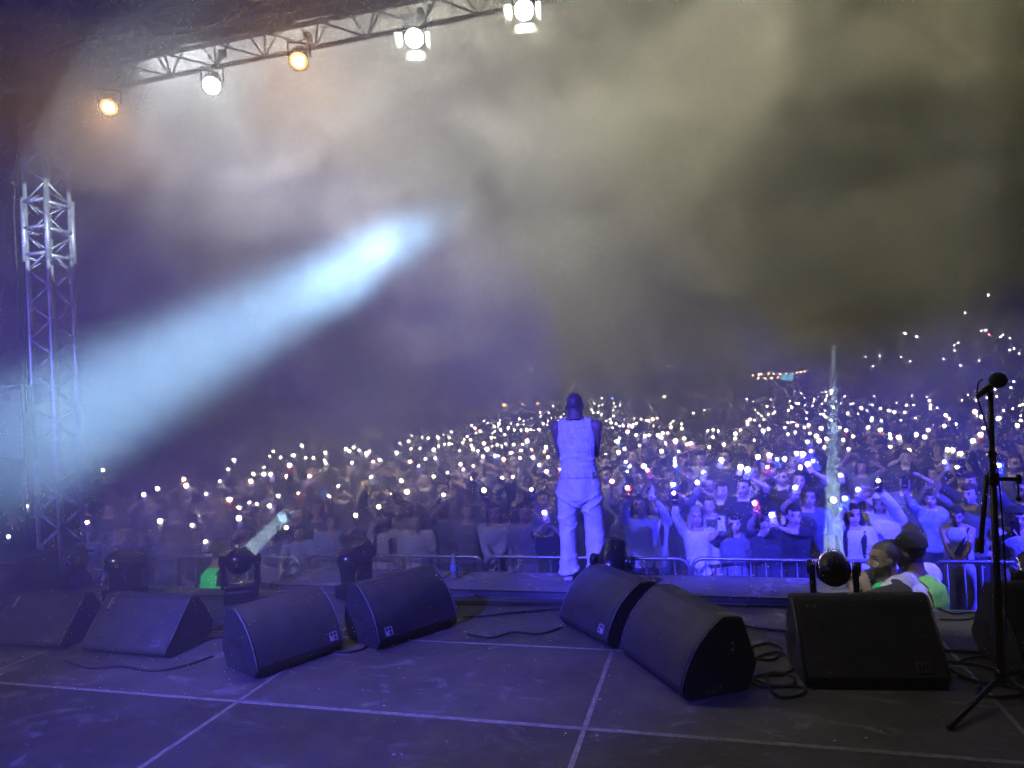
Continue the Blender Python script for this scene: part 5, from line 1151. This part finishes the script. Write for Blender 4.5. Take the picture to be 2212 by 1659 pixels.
parasol(1805, 797, 50, 3.6, .8, T3, 'yellow parasol beside the rust coloured tent')
parasol(2012, 779, 58, 4.0, 1.1, T4, 'teal parasol on the slope at the right')
parasol(922, 925, 30, 2.6, .4, T5, 'dull yellow parasol at the left edge of the crowd')
# hall with a low roof in the middle distance
P = aty(1470, 842, 58); hall = empty('hall', (P.x, 60, GZ)); tag(hall, 'low dark hall with a wide roof behind the crowd right of the performer', 'building')
MB().box((0, 0, 1.2), (9.5, 5, 2.4)).build('wall', mat('hall_wall', (.2, .19, .18), .9, noise=(2, .7)), hall)
MB().add([(-5.4, -3, 2.42), (5.4, -3, 2.42), (5.4, 3, 2.42), (-5.4, 3, 2.42), (-4.0, 0, 3.9), (4.6, 0, 3.9)], [(0, 1, 5, 4), (2, 3, 4, 5), (1, 2, 5), (3, 0, 4), (0, 3, 2, 1)]).build('roof', mat('hall_roof', (.22, .22, .24), .8, noise=(1, .7)), hall)
for x in (-3.5, -1.8, 0, 1.8, 3.5): MB().bbox((x, -2.52, 1.3), (.9, .06, 1.6), .02).build('window', M_GLASSBLACK, hall)
def lamp_post(P, label, col, s, r, group):
    g = GZ+hill_h(P.x, P.y); root = empty('lamp_post', (P.x, P.y, g)); tag(root, label, 'lamp', group)
    MB().tube([(0, 0, 0), (0, 0, P.z-g)], .04, 6).build('post', M_BLACKMETAL, root)
    MB().ell((0, -.02, P.z-g+r), (r, r*.7, r), n=8, m=6).build('bulb', emissive('distant_lamp', col, s), root, True)
HL = "1980,260 1830,372 1443,510 1517,530 1935,490 1965,487 1987,515 2060,530 2075,515 2120,538 1785,568 1760,583 1762,618 1690,672 1475,687 1233,718 1185,657 1800,716 1922,684 2147,605 2118,615 2180,637 1415,660 2145,820 2127,860 1277,653"
for t in HL.split():
    x, y = map(float, t.split(',')); px, py = 1474.7+x*.3333, 553+y*.3333; d = ray(px, py).normalized(); q = 40.0; P = None
    while q < 200:
        P = C0+d*q
        if P.z < GZ+hill_h(P.x, P.y)+2.3: break
        q += .5
    lamp_post(P, ('red' if x == 1987 else 'greenish' if x == 1443 else 'white')+' point of light on the dark hillside '+('highest above the microphone' if py < 690 else 'above the microphone stand' if px > 2090 else 'above the teal parasol' if px > 1960 and py < 760 else 'near the teal parasol' if px > 1940 else 'right of the yellow parasol'), (1, .12, .15) if x == 1987 else ((.8, 1, .6) if x == 1443 else (1, .93, .82)), 50, .0125+.00075*q*(1.5 if x in (1980, 1443, 1517) else 1), 'points of light on the hillside')
for px, py, Y, lab in ((447, 785, 60, 'single tiny lamp on a pole seen through the big beam'), (1150, 800, 70, 'tiny lone lamp high in the smoke left of the performer'), (1429, 791, 75, 'leftmost of three tiny lamps right of the performer'), (1444, 792, 75, 'middle of three tiny lamps right of the performer'), (1455, 794, 75, 'rightmost of three tiny lamps right of the performer')):
    P = aty(px, py, Y); lamp_post(P, lab, (1, .95, .85), 40, .05, 'distant lamps')
for px, py, Y, col, lab in ((1195, 880, 48, (1, .55, .2), 'orange lamp beside the white tent'), (1228, 873, 52, (.9, 1, .95), 'white lamp just left of the performer'), (1237, 873, 52, (.9, 1, .95), 'white lamp touching the performer\'s head'), (1300, 862, 55, (.95, 1, .95), 'bright white lamp right of the performer\'s head'), (1323, 862, 55, (.2, .3, 1), 'blue lamp right of the performer\'s head'), (1435, 859, 55, (1, .85, .4), 'yellow lamp under the hall roof'), (1409, 884, 45, (1, .9, .4), 'yellow lamp in front of the hall')):
    P = aty(px, py, Y); lamp_post(P, lab, col, 30, .07 if 'blue' not in lab else .05, 'distant lamps')
# strings of warm bulbs
def bulb_string(pix, Y, label):
    P = [aty(x, y, Y) for x, y in pix]; root = empty('string_lights', P[0]); tag(root, label, 'string lights')
    W = [p-P[0] for p in P]; MB().tube(W, .012, 5).build('wire', M_RUBBER, root)
    for p in W: MB().ell(p+Vector((0, 0, -.07)), (.06, .06, .07), n=8, m=6).build('bulb', E_BULB, root, True)
    for p in (W[0], W[-1]):
        g = GZ+hill_h(p.x+P[0].x, Y); MB().tube([p, (p.x, p.y, g-P[0].z)], .035, 6).build('post', M_BLACKMETAL, root)
E_BULB = emissive('warm_bulb', (1, .62, .3), 14)
bulb_string([(1474.7+x*.3333, 553+y*.3333) for x, y in ((455, 767), (492, 762), (510, 760), (557, 755), (590, 757), (630, 758), (670, 757), (712, 757), (740, 750), (765, 745), (790, 742))], 56, 'upper string of warm bulbs above the blue screen')
bulb_string([(1474.7+x*.3333, 553+y*.3333) for x, y in ((490, 787), (535, 787), (577, 785), (617, 780))], 55, 'lower string of four warm bulbs left of the blue screen')
bulb_string([(1474.7+x*.3333, 553+y*.3333) for x, y in ((182, 778), (207, 790), (237, 788))], 60, 'short string of warm bulbs above the hall')
P = aty(1701, 815, 54); scr = empty('video_screen', (P.x, 54, GZ)); tag(scr, 'small glowing cyan screen beside the rust coloured tent', 'screen')
h_ = P.z-GZ
MB().bbox((0, 0, h_), (.86, .08, .48), .01).build('frame', M_BLACKMETAL, scr)
for s_ in (-1, 1): MB().box((s_*.2, -.046, h_), (.37, .008, .42)).build('panel', emissive('screen_glow', (.15, .62, .9), 1.6), scr)
for s_ in (-1, 1): MB().tube([(s_*.35, 0, 0), (s_*.35, 0, h_-.2)], .03, 6).build('leg', M_BLACKMETAL, scr)

# ================================================================== air: haze and stage smoke
def volume_box(name, a, b, build_nodes):
    m = bpy.data.materials.new(name); m.use_nodes = True; nt = m.node_tree; nt.nodes.clear()
    o = nt.nodes.new('ShaderNodeOutputMaterial'); v = nt.nodes.new('ShaderNodeVolumePrincipled'); nt.links.new(v.outputs[0], o.inputs['Volume'])
    build_nodes(nt, v)
    c = [(a[i]+b[i])/2 for i in range(3)]; d = [b[i]-a[i] for i in range(3)]
    return MB().box(c, d).build(name, m)
def haze_nodes(nt, v):
    v.inputs['Density'].default_value = .007; v.inputs['Anisotropy'].default_value = .2; v.inputs['Color'].default_value = (.85, .85, .85, 1)
hz = volume_box('haze', (-135, -20, GZ-1), (135, 245, 20), haze_nodes); tag(hz, 'thin even haze hanging over stage and field', 'haze', kind='stuff')
class VN:
    """small helper for volume density networks"""
    def __init__(s, nt, v, g):
        s.N, s.L = nt.nodes, nt.links
        v.inputs['Anisotropy'].default_value = g; v.inputs['Color'].default_value = (.88, .88, .86, 1)
        s.pos = s.N.new('ShaderNodeNewGeometry').outputs['Position']
        sp = s.N.new('ShaderNodeSeparateXYZ'); s.L.new(s.pos, sp.inputs[0]); s.X, s.Y, s.Z = sp.outputs
    def ramp(s, sock, a, b_, c, d):
        r = s.N.new('ShaderNodeMapRange'); r.interpolation_type = 'SMOOTHSTEP'
        for k_, q in zip((1, 2, 3, 4), (a, b_, c, d)): r.inputs[k_].default_value = q
        s.L.new(sock, r.inputs[0]); return r.outputs[0]
    def op(s, kind, *a):
        o = a[0]
        for b_ in a[1:]:
            m = s.N.new('ShaderNodeMath'); m.operation = kind; s.L.new(o, m.inputs[0]); s.L.new(b_, m.inputs[1]); o = m.outputs[0]
        return o
    def mul(s, *a): return s.op('MULTIPLY', *a)
    def add(s, *a): return s.op('ADD', *a)
def smoke_nodes(nt, v):
    q = VN(nt, v, .25); N, L = q.N, q.L
    # slow swirl that bends the billows
    wz = N.new('ShaderNodeTexNoise'); wz.inputs['Scale'].default_value = .42; wz.inputs['Detail'].default_value = 1; L.new(q.pos, wz.inputs['Vector'])
    vm = N.new('ShaderNodeVectorMath'); vm.operation = 'MULTIPLY_ADD'; L.new(wz.outputs['Color'], vm.inputs[0]); vm.inputs[1].default_value = (2.4, 2.4, 2.4); L.new(q.pos, vm.inputs[2])
    mp = N.new('ShaderNodeMapping'); mp.inputs['Scale'].default_value = (1, .7, 1.1); mp.inputs['Rotation'].default_value = (0, .6, .2); L.new(vm.outputs[0], mp.inputs['Vector'])
    nz = N.new('ShaderNodeTexNoise'); nz.inputs['Scale'].default_value = .55; nz.inputs['Detail'].default_value = 3.2; nz.inputs['Roughness'].default_value = .62; L.new(mp.outputs[0], nz.inputs['Vector'])
    bil = q.ramp(nz.outputs[0], .435, .635, .012, .20)
    d = q.mul(bil, q.ramp(q.Y, 5.2, 7.0, .05, 1.0), q.ramp(q.Y, 10.5, 14.0, 1.0, .0), q.ramp(q.Z, .5, 2.8, .22, 1.0), q.ramp(q.X, .5, 4.5, 1.0, .42))
    L.new(d, v.inputs['Density'])
sm = volume_box('stage_smoke', (-10, 5.0, .2), (12, 14.1, 9.6), smoke_nodes); tag(sm, 'billowing stage smoke drifting over the front of the crowd', 'smoke', kind='stuff')
def fog_bank(c, r, dens, label):
    """bank of even fog whose rounded body thins out towards its edge"""
    m = bpy.data.materials.new('fog'); m.use_nodes = True; nt = m.node_tree; nt.nodes.clear()
    o = nt.nodes.new('ShaderNodeOutputMaterial'); v = nt.nodes.new('ShaderNodeVolumePrincipled'); nt.links.new(v.outputs[0], o.inputs['Volume'])
    v.inputs['Density'].default_value = dens; v.inputs['Anisotropy'].default_value = .25; v.inputs['Color'].default_value = (.88, .88, .88, 1)
    f = MB().ell(c, r, None, 40, 24).build('fog_bank', m); tag(f, label, 'fog', kind='stuff')
    return f
fog_bank((-4.6, 4.3, 2.1), (3.7, 3.1, 2.3), .034, 'thin fog drifting over the left half of the stage')
fog_bank((-3.6, 7.9, .0), (4.4, 2.3, 1.9), .11, 'low fog lying at the stage front left of the performer')
fog_bank((-6.0, 20.0, 6.6), (13, 9.0, 5.4), .055, 'smoke spreading high over the left of the field')
fog_bank((3.0, 17.0, .6), (15, 8.5, 2.4), .035, 'low haze hanging over the dark crowd')
fog_bank((-3.4, 4.9, 5.1), (4.8, 1.5, 1.4), .075, 'smoke hanging in front of the lamps on the truss')
